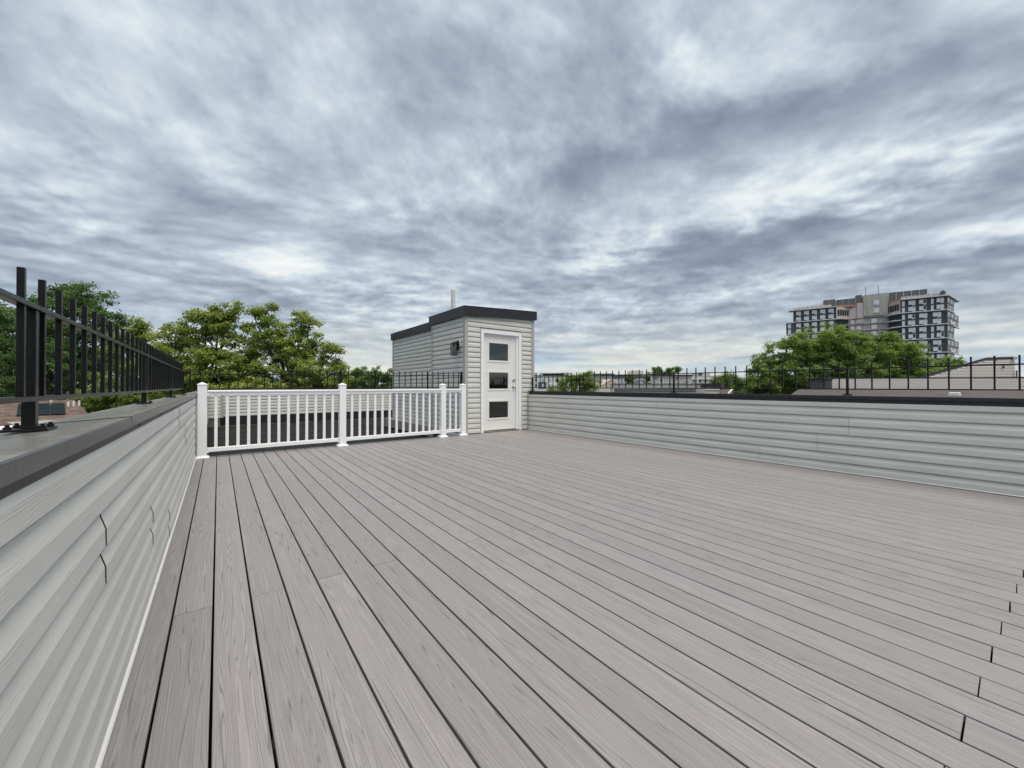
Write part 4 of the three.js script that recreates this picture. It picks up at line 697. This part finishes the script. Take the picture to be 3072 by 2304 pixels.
tree('distant_tree', 'rounded far tree top between the ragged tree and the bulkhead', 55, [[1060, 1140, 26], [1090, 1128, 24], [1125, 1126, 24], [1160, 1130, 24], [1105, 1150, 30], [1165, 1152, 26], [1040, 1158, 24]], { seed: 26, trunk: .3, fork: 1.5, clumps: 14, density: 9, clumpR: .45, leaf: 0.185, spray: .36, tint: [0.130, 0.215, 0.035] });
tree('broadleaf_tree', 'large dense green tree in front of the tower', 36, [[2310, 1101, 48], [2360, 1066, 52], [2420, 1036, 52], [2470, 1051, 57], [2520, 1016, 42], [2545, 1046, 57], [2610, 1076, 66], [2640, 1021, 34], [2670, 1056, 52], [2720, 1086, 48], [2750, 1126, 42], [2400, 1111, 71], [2500, 1116, 81], [2600, 1136, 76], [2690, 1136, 57], [2290, 1134, 48], [2270, 1169, 40], [2330, 1164, 48], [2380, 1169, 38], [2450, 1154, 48], [2550, 1164, 48], [2290, 1199, 38], [2350, 1204, 38]], { seed: 27, trunk: .42, fork: 2.5, clumps: 9, density: 10, clumpR: .46, leaf: 0.176, spray: .34, tint: [0.160, 0.248, 0.036] });
tree('broadleaf_tree', 'small leafy tree at the foot of the tower right of the big tree', 40, [[2800, 1115, 28], [2830, 1098, 22], [2850, 1090, 20], [2865, 1105, 20], [2790, 1140, 30], [2840, 1130, 30]], { seed: 28, trunk: .25, fork: 2, clumps: 12, density: 9, clumpR: .4, leaf: 0.168, spray: .32, tint: [0.170, 0.270, 0.040] });
tree('broadleaf_tree', 'bushy light green tree beside the white row building', 46, [[1735, 1130, 20], [1705, 1150, 22], [1760, 1135, 20], [1690, 1165, 20], [1740, 1155, 26], [1780, 1150, 18], [1765, 1170, 22], [1720, 1178, 22], [1650, 1174, 12], [1680, 1180, 16]], { seed: 29, trunk: .25, fork: 2, clumps: 14, density: 8, clumpR: .38, leaf: 0.168, spray: .32, tint: [0.185, 0.270, 0.042] });
tree('broadleaf_tree', 'spreading dark tree behind the cream rooftop penthouse', 62, [[1965, 1115, 12], [1980, 1110, 11], [1950, 1128, 12], [2012, 1114, 10], [2030, 1110, 9], [1945, 1145, 10], [1990, 1122, 12]], { seed: 30, trunk: .25, fork: 2, clumps: 9, density: 8, clumpR: .45, leaf: 0.202, spray: .38, tint: [0.120, 0.200, 0.037] });
tree('shrub', 'small dark tree in front of the low white building', 80, [[1885, 1136, 8], [1898, 1142, 9], [1888, 1148, 9]], { seed: 31, trunk: .2, fork: 1.5, clumps: 7, density: 8, clumpR: .5, leaf: 0.235, spray: .42, tint: [0.085, 0.140, 0.030] });
tree('distant_tree', 'far rounded trees left of the large tree', 95, [[2160, 1140, 14], [2180, 1136, 15], [2205, 1138, 14], [2230, 1142, 14], [2150, 1150, 14], [2215, 1154, 18], [2180, 1154, 18], [2250, 1152, 14]], { seed: 32, trunk: .4, fork: 2, clumps: 4, density: 9, clumpR: .9, leaf: 0.353, spray: .7, tint: [0.130, 0.200, 0.037] });
// the wooded skyline all round, one mass
{
  const r = rng(505), n = 5200, im = new THREE.InstancedMesh(sprig(901, 16, 2.6, 2.2, 3.2), leafMat('far', .060, .088, .032), n), m = new THREE.Matrix4(), q = new THREE.Quaternion(), eu = new THREE.Euler(), col = new THREE.Color();
  for (let i = 0; i < n; i++) { const a = r() * 6.2832, R = 330 + r() * 90, top = 8.5 + 3.2 * N2(a * 22, 3) + 2 * N2(a * 60, 8); const y = -9 + r() * top * 1.25; eu.set(0, r() * 6.28, 0); q.setFromEuler(eu); const s = .8 + .7 * r(); m.compose(V3(Math.sin(a) * R, y, -Math.cos(a) * R), q, V3(s, s, s)); im.setMatrixAt(i, m); const b = .7 + .5 * r(); col.setRGB(b, b, b); im.setColorAt(i, col); }
  im.name = 'distant_woods'; im.userData = { kind: 'stuff', label: 'low belt of distant woods along the horizon', category: 'woods' }; scene.add(im);
}

renderer.render(scene, camera);
